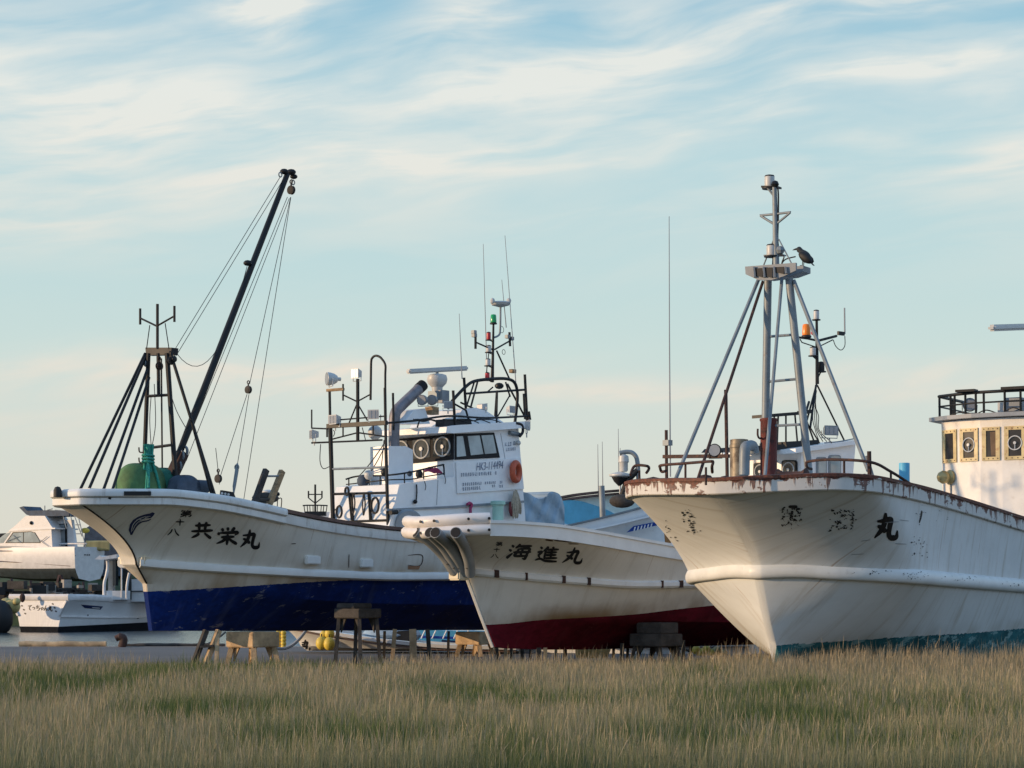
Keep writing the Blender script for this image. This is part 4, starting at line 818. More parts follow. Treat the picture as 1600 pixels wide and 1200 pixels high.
# wooden ladder frame on the port rail
c = T1(415, 785, 1.9); ld = thing('ladder', 'short wooden ladder end leaning above rail of blue bottomed boat', 'ladder', c)
for (a, b, mt) in [((416, 734), (397, 787), m_dkwood), ((441, 736), (421, 787), m_wood)]: bar('rail', mt, ld, T1(*a, 1.9), T1(*b, 1.9), .10, .13)
rod('rung', m_grey, ld, T1(416, 744, 1.9), T1(440, 744, 1.9), .035); rod('rung', m_dkwood, ld, T1(400, 780, 1.9), T1(424, 781, 1.9), .05)
MB().ball(T1(431, 761, 1.88), .07, 8).build('clamp', m_dkrust, ld)
MB().ball(T1(415, 778, 1.6), .30, 12, (1.3, .8, .45), (f1.A, f1.P, UP)).build('rope_heap', m_dkwood, None, loc=T1(415, 785, 1.6), label='dark rope heap at foot of short wooden ladder', cat='rope')
# lifebuoy and rope hank on the wheelhouse side
c = T1(806, 737, 1.2); MB().torus(c, f1.P+f1.A*.25, .235, .085, 30, 12).build('lifebuoy', m_orange, None, loc=c, smooth=80, label='faded orange lifebuoy hanging at rear of white wheelhouse', cat='lifebuoy')
c = T1(804, 795, 1.2); mb = MB(); hk = random.Random(3)
for k in range(13):
    x = hk.uniform(-9, 9); o = 1.15+hk.uniform(0, .12)
    mb.tube(smooth_path([T1(805+x*.3, 768+hk.uniform(-3, 3), o), T1(804+x, 790, o+.03), T1(804+x*1.1, 806+hk.uniform(-6, 4), o), T1(804+x*.8+3, 790, o+.05), T1(806+x*.3, 770, o)], 5), .022, 5)
mb.build('rope_hank', m_ropew, None, loc=c, label='pale tangled rope hank hanging below orange lifebuoy', cat='rope')
mb = MB()
for k in range(5): mb.tube(smooth_path([T1(797+k*.8, 785, 1.22), T1(796+k*.7, 797, 1.24), T1(799+k, 806, 1.22)], 5), .028, 6)
mb.build('rope_hank', M('maroon_rope', (.13, .03, .03), .85, var=.3), None, loc=T1(797, 795, 1.2), label='maroon rope hank beside pale tangled rope on wheelhouse', cat='rope')
c = T1(734, 800, 1.2); MB().tube(smooth_path([T1(730, 788, 1.15), T1(734, 786, 1.15), T1(737, 789, 1.15), T1(735, 796, 1.15), T1(736, 812, 1.15)], 6), .04, 8).build('rope_loop', m_pink, None, loc=c, label='magenta rope loop tied low on white wheelhouse side', cat='rope')
c = T1(778, 813, 1.4); MB().lathe(c-UP*.2, UP, [(.15, 0), (.15, .60), (.20, .62), (.20, .70), (.17, .72)], 22).build('drum', m_mint, None, loc=c, label='mint green plastic drum beside white wheelhouse above fender tubes', cat='drum')
mb = MB(); hk = random.Random(6)
for k in range(7): mb.tube(smooth_path([T1(663+k*3, 735+hk.uniform(-2, 2), 1.0), T1(670+k*2, 731+hk.uniform(0, 5), 1.02), T1(678+k*2, 738+hk.uniform(-2, 2), 1.0)], 5), .03, 6)
mb.build('rope_coil', m_pink, None, loc=T1(675, 740, 1.0), label='magenta rope coil lying on deckhouse rail under windows', cat='rope')
# silver blue tarpaulin at the stern
c = T1(850, 800, .4); mb = MB(); vs = []; nx, ny = 30, 14; hk = random.Random(4)
top = pchip([(815, 768), (826, 771), (838, 778), (846, 780), (862, 768), (874, 772), (880, 785), (884, 800)])
for j in range(ny):
    for i in range(nx):
        x = 817+65*i/(nx-1); y0 = top(x); y = y0+(835-y0)*(j/(ny-1))**1.1
        o = .55+.035*math.sin(x*.30+j*.55)+.03*math.sin(x*.17-j*.8)+.02*math.sin(x*.75+j*1.3)+.10*j/ny; vs.append(T1(x, y, o))
mb.add(vs, [(j*nx+i, j*nx+i+1, (j+1)*nx+i+1, (j+1)*nx+i) for j in range(ny-1) for i in range(nx-1)])
bk = [v-f1.P*1.1 for v in vs]; n0 = len(vs); mb.add(bk, [(j*nx+i, (j+1)*nx+i, (j+1)*nx+i+1, j*nx+i+1) for j in range(ny-1) for i in range(nx-1)])
mb.add([], []); mb.f += [(i, i+1, n0+i+1, n0+i) for i in range(nx-1)]+[(j*nx+nx-1, (j+1)*nx+nx-1, n0+(j+1)*nx+nx-1, n0+j*nx+nx-1) for j in range(ny-1)]
mb.build('tarpaulin', m_tarp, None, loc=c, smooth=70, label='crumpled silver blue tarpaulin behind white wheelhouse', cat='tarpaulin')

# ------------------------------------------------------------------ boat two: bow, lettering, wheelhouse, gantry
T2 = f2.py
lettering(b2, bv2, [('kai', 790, 849, 37, 24, 4.0, .28, .03), ('shin', 835, 852.5, 35, 25, 3.8, .25, .03), ('maru', 877, 854, 31, 26, 4.3, .30, .03), ('dai', 774, 846, 11, 7, 1.1, .15, .05), ('ju', 770, 854.5, 11, 7.5, 1.3, .15, .05), ('hachi', 766, 864, 13, 8, 1.3, .15, .05)])
for pts, w in ([(852, 843), (864, 844.5)], 2.2), ([(866, 844), (893, 846.5)], 1.6), ([(888, 849.2), (904, 849.5)], 1.2): decal(MB(), bv2, [ribbon(pts, w)], .01).build('scrape_mark', m_dkrust, b2, smooth=0)
# curved grey fender pipes from under the tubes down to the stem
m_pipe2 = M('grey_plastic_pipe', (.25, .26, .26), .5, var=.1)
for (pts, o0, o1) in [([(650, 832), (668, 843), (692, 866), (711, 894)], -.05, .12), ([(671, 832), (690, 850), (706, 874), (717, 897)], .4, .16), ([(680, 832), (700, 850), (715, 874), (724, 897)], .7, .22), ([(712, 832), (724, 851), (732, 874), (734, 898)], 1.25, .36)]:
    n = len(pts)-1; P = [T2(x, y, o0+(o1-o0)*(i/n)**.6) for i, (x, y) in enumerate(pts)]; P = smooth_path(P, 6)
    d0 = (P[0]-P[1]).normalized(); pp = MB().tube(P, .13, 12).build('fender_pipe', m_pipe2, b2, smooth=60)
    MB().cyl(P[0], P[0]+d0*.012, .112, 12).build('pipe_mouth', m_soot, pp)  # dark disc stands in for the shade inside the pipe, not soot
    for q in (P[len(P)//2], P[-4]): MB().cyl(q-f2.A*.11+f2.P*.05, q-f2.A*.145+f2.P*.06, .028, 8).build('bolt', m_blackrub, pp)
MB().box(T2(717, 899, .12), (.34, .36, .22), (f2.A, f2.P, UP)).build('stem_block', m_cream, b2, bevel=.03)
H2 = 1.15; W2 = lambda x, y: T2(x, y, H2)
w2 = slab([(1252, 706), (1337, 692), (1329, 790), (1252, 790)], H2, 2*H2, f2).build('wheelhouse', m_wclean, b2, label='small white wheelhouse with rounded windows')
slab([(1243, 701), (1343, 687), (1339, 694), (1243, 708)], H2+.14, 2*H2+.28, f2).build('roof', m_wclean, w2)
s2 = f2.loc(W2(1252, 740))[0]; Q2 = lambda x, y: f2.ps(x, y, s2-.02)
def rpoly(x0, y0, x1, y1, r=3.0, sk=0.0):
    out = []
    for cx, cy, a0 in ((x1-r, y0+r, -90), (x1-r, y1-r, 0), (x0+r, y1-r, 90), (x0+r, y0+r, 180)):
        for k in range(4): a = R(a0+30*k); out.append((cx+r*math.cos(a), cy+r*math.sin(a)+sk*(cx-x0)))
    return out
for (f, x0, y0, x1, y1) in ((Q2, 1222, 719, 1246, 744), (Q2, 1178, 723, 1202, 747), (W2, 1275, 714, 1291, 744), (W2, 1294, 711, 1313, 742)):
    panel('window_frame', m_black if f is Q2 else m_grey, w2, [f(x, y) for x, y in rpoly(x0, y0, x1, y1, 4)], .012, .03)
    panel('window_pane', m_dkglass if f is Q2 else m_pane, w2, [f(x, y) for x, y in rpoly(x0+2, y0+2, x1-2, y1-2, 3)], .03, .02)
spin_window(w2, Q2(1233, 734)-f2.A*.04, -f2.A, .18); spin_window(w2, Q2(1189, 737)-f2.A*.04, -f2.A, .18)
pipe('grab_rail', m_galv, w2, [Q2(1205, 745)-f2.A*.1, Q2(1206, 722)-f2.A*.15, Q2(1213, 716)-f2.A*.15, Q2(1219, 722)-f2.A*.1], .02)
slab([(1229, 706), (1229, 690), (1279, 687), (1279, 703)], .7, .9, f2).build('roof_box', m_blackrub, b2, bevel=0)
slab([(1152, 704), (1157, 698), (1225, 694), (1232, 703)], .8, 1.2, f2).build('roof_hump', m_black, b2)
fr2 = MB().prism([T2(1203, 647, .5), T2(1252, 643, .5), T2(1252, 648, .5), T2(1203, 652, .5)], -f2.P*.6).build('roof_frame', m_black, b2)
for (a, b) in [((1210, 650), (1206, 692)), ((1228, 648), (1228, 694)), ((1242, 647), (1246, 692)), ((1216, 650), (1214, 700)), ((1257, 648), (1272, 690))]: rod('frame_leg', m_black, fr2, T2(*a, .4), T2(*b, .5), .035)
bar('frame_arm', m_black, fr2, T2(1248, 645, .4), T2(1266, 643, .4), .1, .1)
ms2 = MB().tube([T2(1276, 498, .2), T2(1277, 600, .2)], [.035, .05], 8).build('signal_mast', m_black, b2, label='thin black signal mast with amber beacon and cream lamps')
for a, b, r in [((1276, 600), (1252, 690), .04), ((1277, 602), (1320, 690), .035), ((1275, 602), (1266, 668), .045), ((1266, 668), (1285, 700), .03), ((1264, 628), (1258, 648), .05)]: rod('mast_leg', m_black, ms2, T2(*a, .2), T2(*b, .5), r)
navlamp(ms2, T2(1275.5, 492, .2), .075, .24, m_lampw); navlamp(ms2, T2(1270, 549, .2), .08, .22, m_lampw); beacon(ms2, T2(1260, 517, .2), .115, .36, m_amber, 'amber_beacon'); navlamp(ms2, T2(1283, 573, .2), .09, .24, m_blackrub)
rod('lamp_bracket', m_black, ms2, T2(1270, 556, .2), T2(1277, 562, .2), .04); rod('lamp_bracket', m_black, ms2, T2(1283, 580, .2), T2(1277, 592, .2), .03); MB().ball(T2(1271, 520, .2), .07, 8).build('lamp', m_red, ms2)
for pts, r in [([(1247, 527), (1262, 529), (1276, 532)], .03), ([(1280, 532), (1307, 525)], .035), ([(1250, 530), (1253, 535), (1274, 542)], .016), ([(1281, 541), (1301, 531)], .016)]: MB().tube([T2(x, y, .2) for x, y in pts], r, 6).build('mast_arm', m_black, ms2)
MB().box(T2(1314, 521, .2), (.26, .06, .10), (f2.A, f2.P, UP)).build('aerial_bracket', m_black, ms2); MB().tube([T2(1320, 522, .2), T2(1319.5, 481, .2)], .022, 6).build('whip_aerial', m_grey, ms2)
MB().wire(smooth_path([T2(1302, 531, .2), T2(1306, 541, .2), T2(1314, 547, .2), T2(1320, 540, .2), T2(1320, 525, .2)]), .012).build('cable', m_blackrub, ms2)
for k in range(4): MB().wire(smooth_path([T2(1276-k, 610+k*8, .2), T2(1270+k*3, 650, .25), T2(1274+k*2, 672, .4), T2(1280+k*6, 690, .5)]), .012).build('cable', m_blackrub, ms2)
floodlight(b2, T2(1296, 673, .6), -f2.A*.4+f2.P, .42, .26, .22, house=m_galv)
rr2 = pipe('roof_rail', m_galv, b2, [T2(1288, 692, .9), T2(1310, 690, 1.1), T2(1337, 685, 1.1)], .02)
for (x, y) in ((1299, 690), (1318, 688), (1337, 684)): rod('rail_post', m_black, rr2, T2(x, y, 1.1), T2(x, y+7, 1.1), .02)
MB().ball(T2(1162, 703, .3), .18, 12, (1.6, 1, .7), (f2.A, f2.P, UP)).build('roof_cover', m_tarp, b2)
# gantry and whip aerial ahead of that wheelhouse
sg2 = f2.s_of(1088); G2 = lambda x, y: f2.ps(x, y, sg2)
g2_ = bar('gantry', m_dkrust, b2, G2(1037, 713.5), G2(1139, 712.5), .09, .09)
rod('post', m_dkrust, g2_, G2(1041, 672), G2(1042, 790), .06); rod('post', m_dkrust, g2_, G2(1134, 609), G2(1137, 790), .065)
MB().box(G2(1043, 692), (.2, .16, .14), (f2.P, f2.A, UP)).build('aerial_bracket', m_galv, g2_)
MB().tube([G2(1047.5, 745), G2(1047, 690), G2(1046, 530), G2(1045.5, 338)], [.02, .022, .016, .010], 6).build('whip_aerial', m_grey, g2_)
searchlight(g2_, G2(1118, 704), -f2.A+f2.P*.5, .16, 'work_lamp', m_blackrub)

# ------------------------------------------------------------------ boat three
T3 = f3.py
lettering(b3, bv3, [('maru', 1365, 800, 37, 42, 7.6, .06, .02)])
m_flk = M('flaked_lettering', (.022, .024, .027), .7)
def worn(key, x, y, w, h, keep, r, seed, shear=0.0, per=1.0):
    q = random.Random(seed); out = []
    for st in KANJI[key]:
        S = smooth_path([Vector((x+p[0]*w+shear*(1-p[1])*h, y+p[1]*h, 0)) for p in st], 6) if len(st) > 2 else [Vector((x+st[0][0]*w+shear*(1-st[0][1])*h, y+st[0][1]*h, 0)).lerp(Vector((x+st[1][0]*w+shear*(1-st[1][1])*h, y+st[1][1]*h, 0)), i/8) for i in range(9)]
        drop = 0
        for p, p2 in zip(S[:-1], S[1:]):
            for k in range(max(1, int((p2-p).length*per))):
                drop = q.random() < (1-keep) if q.random() < .5 else drop
                if drop: continue
                c = p.lerp(p2, q.random()); n = q.randint(5, 8); a0 = q.uniform(0, 6.28); sz = r*q.uniform(.25, 1.15); e = q.uniform(.35, 1); cx = c.x+q.gauss(0, 1.1); cy = c.y+q.gauss(0, 1.1)
                out.append(poly_decal([(cx+sz*math.cos(a0+6.283*i/n)*q.uniform(.35, 1.3), cy+sz*e*math.sin(a0+6.283*i/n)*q.uniform(.35, 1.3)) for i in range(n)]))
    return out
for args in [('dai', 1217, 791, 39, 33, .52, 1.9, 1, 0, 1.5), ('kai', 1294, 793, 43, 40, .50, 1.9, 2, 0, 1.5), ('ei', 1074, 795, 22, 40, .45, 1.8, 3, -.35, 1.4), ('kyo', 1046, 812, 14, 34, .40, 1.5, 4, -.45, 1.3), ('ju', 1426, 786, 20, 36, .35, 1.3, 5, .1, 1.2), ('shin', 1424, 834, 30, 38, .16, 1.3, 6, 0, 1.2), ('hachi', 1460, 784, 24, 36, .22, 1.2, 7, .1, 1.2)]:
    tag(decal(MB(), bv3, worn(*args)).build('flaked_lettering', m_flk, b3, smooth=0), kind='stuff')
decal(MB(), bv3, [ribbon([(1232, 791.5), (1246, 791)], 4.5)]).build('lettering', m_ink, b3, smooth=0)
decal(MB(), bv3, [ribbon([(1440, 798), (1439, 806), (1436, 817)], 2.6)]).build('lettering', m_ink, b3, smooth=0)
rs3 = [o for o in b3.children if o.name.startswith('rubbing')][0]
def bvh_of(o): off = ROOTLOC[b3]; return BVHTree.FromPolygons([tuple(v.co+off) for v in o.data.vertices], [tuple(p.vertices) for p in o.data.polygons])
bs3 = bvh_of(rs3); q = random.Random(9)
tag(decal(MB(), bs3, flakes(1333, 893, 5, 7, 2, 2.0, 2)+flakes(1367, 895, 16, 8, 9, 1.8, 3)+flakes(1388, 893, 12, 3, 4, 1.8, 4)+flakes(1430, 899, 40, 12, 34, 1.3, 5)+flakes(1500, 904, 70, 8, 18, 1.4, 6)+flakes(1580, 912, 40, 8, 10, 1.5, 7)).build('paint_chip', M('bare_scuff', (.05, .06, .065), .7), rs3, smooth=0), kind='stuff')
for pts in ([(1382, 816), (1404, 815)], [(1398, 849), (1416, 850)], [(1330, 866), (1350, 865)], [(1345, 845), (1360, 843)], [(1405, 812), (1420, 814)]): decal(MB(), bv3, [ribbon(pts, .9)], .009).build('scratch_mark', m_grey, b3, smooth=0)
# tripod mast
sm3 = f3.s_of(1222); S3 = lambda x, y: f3.ps(x, y, sm3)
m3 = MB().tube([S3(1213, 421), S3(1211.5, 350), S3(1210, 288)], [.065, .055, .045], 12).build('mast', m_galv, b3, label='grey tripod mast with box platform and white lamps')
for (a, b, r) in [((1200, 436), (1194, 770), .115), ((1233, 436), (1267, 770), .115)]: rod('leg', m_galv, m3, S3(*a), S3(*b), r, 12)
for (a, b) in [((1200, 526), (1240, 523)), ((1199, 596.5), (1248, 592)), ((1197, 666), (1256, 663))]: rod('rung', m_galv, m3, S3(*a), S3(*b), .04)
for (x0, y0, x1, y1, o0, o, r, mt) in [(1185, 437, 1050, 762, -.4, -1.3, .055, m_galv), (1192, 440, 1086, 762, -.3, -.5, .045, m_dkrust), (1222, 432, 1193, 770, 0, .35, .05, m_galv), (1240, 438, 1357, 736, .4, 2.0, .06, m_galv)]:
    st = rod('stay', mt, m3, S3(x0, y0), T3(x1, y1, o), r)
plat = MB().prism([S3(1176, 420)-f3.A*.35, S3(1255, 414)-f3.A*.35, S3(1255, 426)-f3.A*.35, S3(1236, 435)-f3.A*.35, S3(1217, 441)-f3.A*.35, S3(1197, 441)-f3.A*.35, S3(1177, 432)-f3.A*.35], f3.A*.06).build('platform', m_grey, m3)
mb = MB().prism([S3(1177, 421), S3(1255, 415), S3(1255, 424), S3(1236, 431), S3(1197, 436), S3(1178, 431)], f3.A*.35); mb.build('platform', m_grey, m3)
for (x0, x1, y0, y1) in [(1190, 1204, 423, 437), (1206, 1219, 422, 438), (1223, 1237, 421, 432)]:
    MB().prism([S3(x0, y0)-f3.A*.37, S3(x1, y0-.6)-f3.A*.37, S3(x1, y1)-f3.A*.37, S3(x0+2, y1-3)-f3.A*.37], f3.A*.012).build('recess_shade_plate', m_blackrub, m3)  # dark plates on the face put the shade of the recesses into colour
for x in (1190, 1205, 1221, 1239): MB().bar(S3(x, 421)-f3.A*.36, S3(x+1.5, 437 if x < 1235 else 431)-f3.A*.36, .035, .10).build('gusset', m_grey, m3)
MB().tube(smooth_path([S3(1211, 351), S3(1190, 338), S3(1190.5, 336.5), S3(1211, 334.5), S3(1232, 332), S3(1233, 333.5), S3(1213, 350)], 4), .025, 6).build('guard_ring', m_galv, m3)
MB().prism([S3(1189, 290), S3(1214, 290), S3(1214, 293), S3(1189, 293)], f3.A*.22).build('lamp_shelf', m_black, m3); rod('lamp_bracket', m_galv, m3, S3(1199, 293), S3(1209, 306), .035)
navlamp(m3, S3(1199, 282.5)+f3.A*.1, .10, .24, m_lampw); MB().ball(S3(1211, 288), .08, 8).build('lamp_fitting', m_black, m3)
MB().wire(smooth_path([S3(1213, 288), S3(1216, 300), S3(1216, 340), S3(1215, 372), S3(1216, 384)]), .018).build('cable', m_blackrub, m3)
navlamp(m3, S3(1205.5, 391), .10, .22, m_lampw); MB().prism([S3(1193, 398), S3(1222, 396.5), S3(1222, 398.5), S3(1193, 400)], f3.A*.2).build('lamp_shelf', m_galv, m3); rod('lamp_bracket', m_black, m3, S3(1207, 400), S3(1214, 412), .05)
for a, b in [((1209, 374), (1191, 420)), ((1217, 374), (1239, 416))]: rod('brace', m_galv, m3, S3(*a), S3(*b), .022)
for pts in [[(1219, 398), (1225, 401), (1222, 410), (1224, 416)], [(1221, 412), (1228, 405), (1243, 401)], [(1208, 400), (1207, 416)]]: MB().wire(smooth_path([S3(*p) for p in pts]), .014).build('cable', m_blackrub, m3)
MB().ball(S3(1219, 391), .09, 8).build('junction_box', m_galv, m3)
# bow rails, bitts, casing
for (pts, posts) in [([(1113, 738, .2), (1112.5, 729, .3), (1114, 722, .3), (1108, 721, .2), (1070, 724, -.8), (1034, 727, -1.6), (1031.5, 731, -1.65), (1034, 737, -1.65), (1040, 736, -1.5)], [(1071, 724, 752, -.8), (1103, 730, 752, .2)]),
                     ([(1268, 733, 1.0), (1262, 731, 1.0), (1260, 726, 1.0), (1264, 721, 1.05), (1300, 718, 1.7), (1360, 722, 2.45), (1392, 737, 2.5), (1424, 757, 2.55)], [(1319, 719, 748, 1.95), (1392, 738, 752, 2.5)]),
                     ([(985, 742, -2.3), (992, 728, -2.3), (1010, 728, -2.0), (1014, 732, -2.0), (1010, 739, -2.0)], [(999, 735, 757, -2.2)])]:
    rl = pipe('bow_rail', m_dkrust, b3, [T3(*p) for p in pts], .035)
    for (x, y0, y1, o) in posts: rod('rail_post', m_dkrust, rl, T3(x, y0, o), T3(x, y1+6, o), .032)
rod('rail_stub', m_dkrust, b3, T3(1358, 705, 2.2), T3(1359, 755, 2.2), .06); rod('rail_brace', m_galv, b3, T3(1354, 712, 2.1), T3(1364, 746, 2.2), .05)
mb = MB().lathe(T3(1201, 775, -.3), UP, [(.17, 0), (.165, 1.48), (.18, 1.50), (.18, 1.54), (.13, 1.55), (.12, 1.4)], 18); bt = mb.build('bow_bitt', M('red_rust_pipe', (.13, .028, .022), .65, dirt=((.03, .015, .015), 5, .48, .66, .8), bump=.4), b3)
pipe('bitt_hook', m_dkrust, bt, [T3(1184, 670, -.4), T3(1184, 680, -.4), T3(1187, 685, -.4), T3(1191, 683, -.4)], .025)
MB().lathe(T3(1155, 775, -.8), UP, [(.185, 0), (.185, .95), (.195, .96), (.195, 1.02), (.18, 1.03), (.18, 1.12), (.13, 1.13)], 20).build('vent_casing', M('stained_tin', (.24, .20, .14), .5, metal=.3, dirt=((.07, .045, .03), 4, .45, .65, .8)), b3)
pipe('vent_elbow', m_galv, b3, [T3(1163, 742, -.1), T3(1164, 703, -.1), T3(1168, 697, -.1), T3(1176, 697, -.1), T3(1178, 707, -.1)], .13, 12)
q = random.Random(2)
for k in range(9):
    x = 1010+k*43+q.uniform(-12, 12)
    o = -1.6+k*.42; MB().ball(T3(x, 748+(5 if x < 1050 else 0), o), q.uniform(.06, .13), 8, (1.5, 1, .8)).build('deck_fitting', q.choice([m_dkrust, m_dkrust, m_blackrub]), b3)
MB().lathe(T3(1237, 744, 1.0)-f3.P*.3, f3.P, [(.12, 0), (.15, .02), (.09, .12), (.09, .5), (.15, .6), (.12, .62)], 14).build('anchor_winch', m_dkrust, b3)
MB().lathe(T3(1413, 760, 2.2), UP, [(.105, 0), (.105, .45), (.10, .46), (.085, .45)], 18).build('vent_pipe', m_cyan, b3)
rod('drip_hook', m_dkrust, b3, T3(1106, 770, -.2), T3(1106, 775, -.2), .03)
# wheelhouse with a faceted front
s03 = f3.s_of(1566); ztop = T3(1566, 653, 0).z; zbot = T3(1566, 815, 0).z-1.0
PL = [(2.9, -1.85), (.50, -1.72), (.2, -1.17), (.03, -.55), (0, .02), (.03, .66), (.2, 1.36), (.55, 1.9), (2.9, 2.0)]
mb = MB(); lo = [f3.w(s03+s, y, zbot) for s, y in PL]; hi = [f3.w(s03+s-.06, y*1.02, ztop) for s, y in PL]; n = len(PL)
mb.add(lo+hi, [(i, i+1, n+i+1, n+i) for i in range(n-1)]+[(n-1, 0, n, 2*n-1), tuple(range(n, 2*n)), tuple(range(n-1, -1, -1))])
w3 = mb.build('wheelhouse', M('cream_white_paint', (.70, .66, .59), .5, dirt=((.36, .29, .22), 2.2, .55, .78, .5), var=.06), b3, smooth=0, label='cream white wheelhouse with faceted front and yellowed window frames')
mb = MB(); RL = [(3.2, -2.1), (.42, -2.08), (-.05, -1.42), (-.28, -.7), (-.30, .0), (-.28, .75), (-.05, 1.6), (.45, 2.2), (3.2, 2.25)]
mb.prism([f3.w(s03+s, y, ztop+.02) for s, y in RL], UP*.10); mb.build('roof', m_grey, w3, smooth=0)
m_frame = M('yellowed_frame', (.56, .44, .22), .45, dirt=((.28, .11, .04), 9, .52, .70, .7), var=.2)
m_inn = M('dark_cabin_glass', (.035, .03, .026), .12, var=.4, scale=1.5, spec=.5)
for i in range(1, 7):
    a0, a1, b0, b1_ = lo[i], lo[i+1], hi[i], hi[i+1]; h = b0.z-a0.z
    zt = (ztop-.22-a0.z)/h; zb = (ztop-1.05-a0.z)/h
    def fp(u, z): A = a0.lerp(b0, z); B = a1.lerp(b1_, z); return A.lerp(B, u)
    nn = (a1-a0).cross(UP).normalized(); nn = nn if nn.dot(-f3.A) > 0 else -nn
    L_ = (a1-a0).length; mg = .055/L_; fw = .105/L_
    for (u0, u1, z0, z1) in [(mg, 1-mg, zt-.09/h, zt), (mg, 1-mg, zb, zb+.09/h), (mg, mg+fw, zb+.09/h, zt-.09/h), (1-mg-fw, 1-mg, zb+.09/h, zt-.09/h)]:
        MB().prism([fp(u0, z0)+nn*.002, fp(u1, z0)+nn*.002, fp(u1, z1)+nn*.002, fp(u0, z1)+nn*.002], nn*.035).build('window_frame', m_frame, w3, smooth=0)
    MB().prism([fp(mg+fw, zb+.09/h)+nn*.004, fp(1-mg-fw, zb+.09/h)+nn*.004, fp(1-mg-fw, zt-.09/h)+nn*.004, fp(mg+fw, zt-.09/h)+nn*.004], nn*.008).build('window_pane', m_inn, w3, smooth=0)
    for u in np.linspace(mg+fw*.5, 1-mg-fw*.5, 4):
        for z in (zt-.045/h, zb+.045/h): MB().cyl(fp(u, z)+nn*.036, fp(u, z)+nn*.047, .014, 6).build('frame_bolt', m_dkrust, w3)
    if i in (2, 4, 6): spin_window(w3, fp(.5, (zt+zb)/2)+nn*.04, nn, min(.25, L_*.5-.15))
    elif i == 3: MB().prism([fp(.5, zb+.12/h)+nn*.014, fp(.75, zb+.12/h)+nn*.014, fp(.7, zt-.12/h)+nn*.014, fp(.45, zt-.12/h)+nn*.014], nn*.004).build('curtain', M('brown_curtain', (.13, .085, .05), .8, var=.3), w3, smooth=0)
c = fpz = f3.w(s03+.33, -1.42, ztop-1.42); nn = (-f3.A*.8-f3.P*.6).normalized()
dl3 = MB().lathe(c+nn*.04, nn, [(.18, 0), (.19, .05), (.13, .10), (.15, .14), (.17, .24), (.12, .34), (.05, .39), (.01, .40)], 18).build('deck_lamp', M('brass_lamp', (.42, .32, .14), .35, metal=.5, dirt=((.2, .12, .05), 8, .55, .7, .5)), b3)
pipe('lamp_conduit', m_galv, dl3, [c-UP*.15+nn*.05, c-UP*.32+nn*.05, c-UP*.45+nn*.03], .03)
rr3 = pipe('roof_rail', m_black, b3, [f3.w(s03+s, y, ztop+.66) for s, y in [(2.9, -1.9), (.52, -1.85), (.2, -1.3), (-.05, -.7), (-.1, 0), (-.05, .8), (.2, 1.6), (.6, 2.2)]], .05, 8, 0)
pipe('lower_rail', m_black, rr3, [f3.w(s03+s, y, ztop+.40) for s, y in [(2.9, -1.9), (.52, -1.85), (.2, -1.3), (-.05, -.7), (-.1, 0), (-.05, .8), (.2, 1.6), (.6, 2.2)]], .028, 6, 0)
for (s, y) in [(.52, -1.83), (.30, -1.45), (.24, -1.32), (.08, -.98), (-.05, -.66), (-.06, -.45), (-.09, .1), (-.08, .5), (.0, 1.0), (.2, 1.6), (1.6, -1.88)]: rod('rail_post', m_black, rr3, f3.w(s03+s, y, ztop+.1), f3.w(s03+s-.02, y, ztop+.66), .045)
MB().box(f3.w(s03-.06, -.9, ztop+.71), (.28, .5, .06), (f3.A, f3.P, UP)).build('rail_cap', m_black, rr3); MB().box(f3.w(s03-.12, .35, ztop+.71), (.28, .6, .07), (f3.A, f3.P, UP)).build('rail_cap', m_black, rr3)
searchlight(b3, f3.w(s03+.7, -1.1, ztop+.42), -f3.A+f3.P*.4, .17, 'searchlight', m_galv)
MB().box(f3.w(s03+.9, -.1, ztop+.28), (.35, .55, .34), (f3.A, f3.P, UP)).build('roof_locker', m_lampw, b3); MB().box(f3.w(s03+.5, .15, ztop+.36), (.3, .4, .34), (f3.A, f3.P, UP)).build('roof_box', m_grey, b3)
searchlight(b3, f3.w(s03+.5, .75, ztop+.4), -f3.A-f3.P*.4, .17, 'searchlight', m_galv)
for k in range(4): pipe('roof_cable', m_blackrub, b3, [f3.w(s03+.25, -1.5+k*.7, ztop+.12), f3.w(s03+.2, -1.2+k*.7, ztop+.2+.03*k), f3.w(s03+.15, -.9+k*.7, ztop+.14)], .02)
ra, rb = T3(1549, 512.5, .3), T3(1712, 507, .3); rdr = MB().bar(ra, rb, .2, .16).build('radar_scanner', m_lampw, b3, bevel=.05)
mid = (ra+rb)/2; MB().lathe(mid-UP*.75, UP, [(.18, 0), (.26, .15), (.28, .4), (.20, .6), (.06, .7)], 18).build('radar_pedestal', m_lampw, rdr)
rod('radar_mast', m_galv, rdr, Vector((mid.x, mid.y, ztop+.1)), mid-UP*.7, .09, 12)

# ------------------------------------------------------------------ the bird on the platform
c = S3(1252, 414)+f3.A*.1
bird = MB(); D = (S3(1240, 402)-S3(1262, 410)); D.z = 0; D.normalize(); Sd = UP.cross(D)
def skin_chain(pts, rad, n=10): return smooth_path(pts, 5)
body = smooth_path([c+UP*.04-D*.17, c+UP*.09-D*.12, c+UP*.15-D*.06, c+UP*.22, c+UP*.285+D*.05, c+UP*.33+D*.10, c+UP*.345+D*.14], 5)
nb = len(body); pr_ = pchip([(0, .02), (.18, .075), (.38, .105), (.55, .085), (.68, .055), (.82, .058), (1.0, .02)])
bird.tube(body, [pr_(i/(nb-1)) for i in range(nb)], 12)
bo = bird.build('bird', M('dark_plumage', (.022, .026, .028), .7, var=.3, scale=14), None, loc=c, smooth=80, label='dark bird perched on right end of tall grey mast platform', cat='bird')
ROOTLOC[bo] = Vector(c)
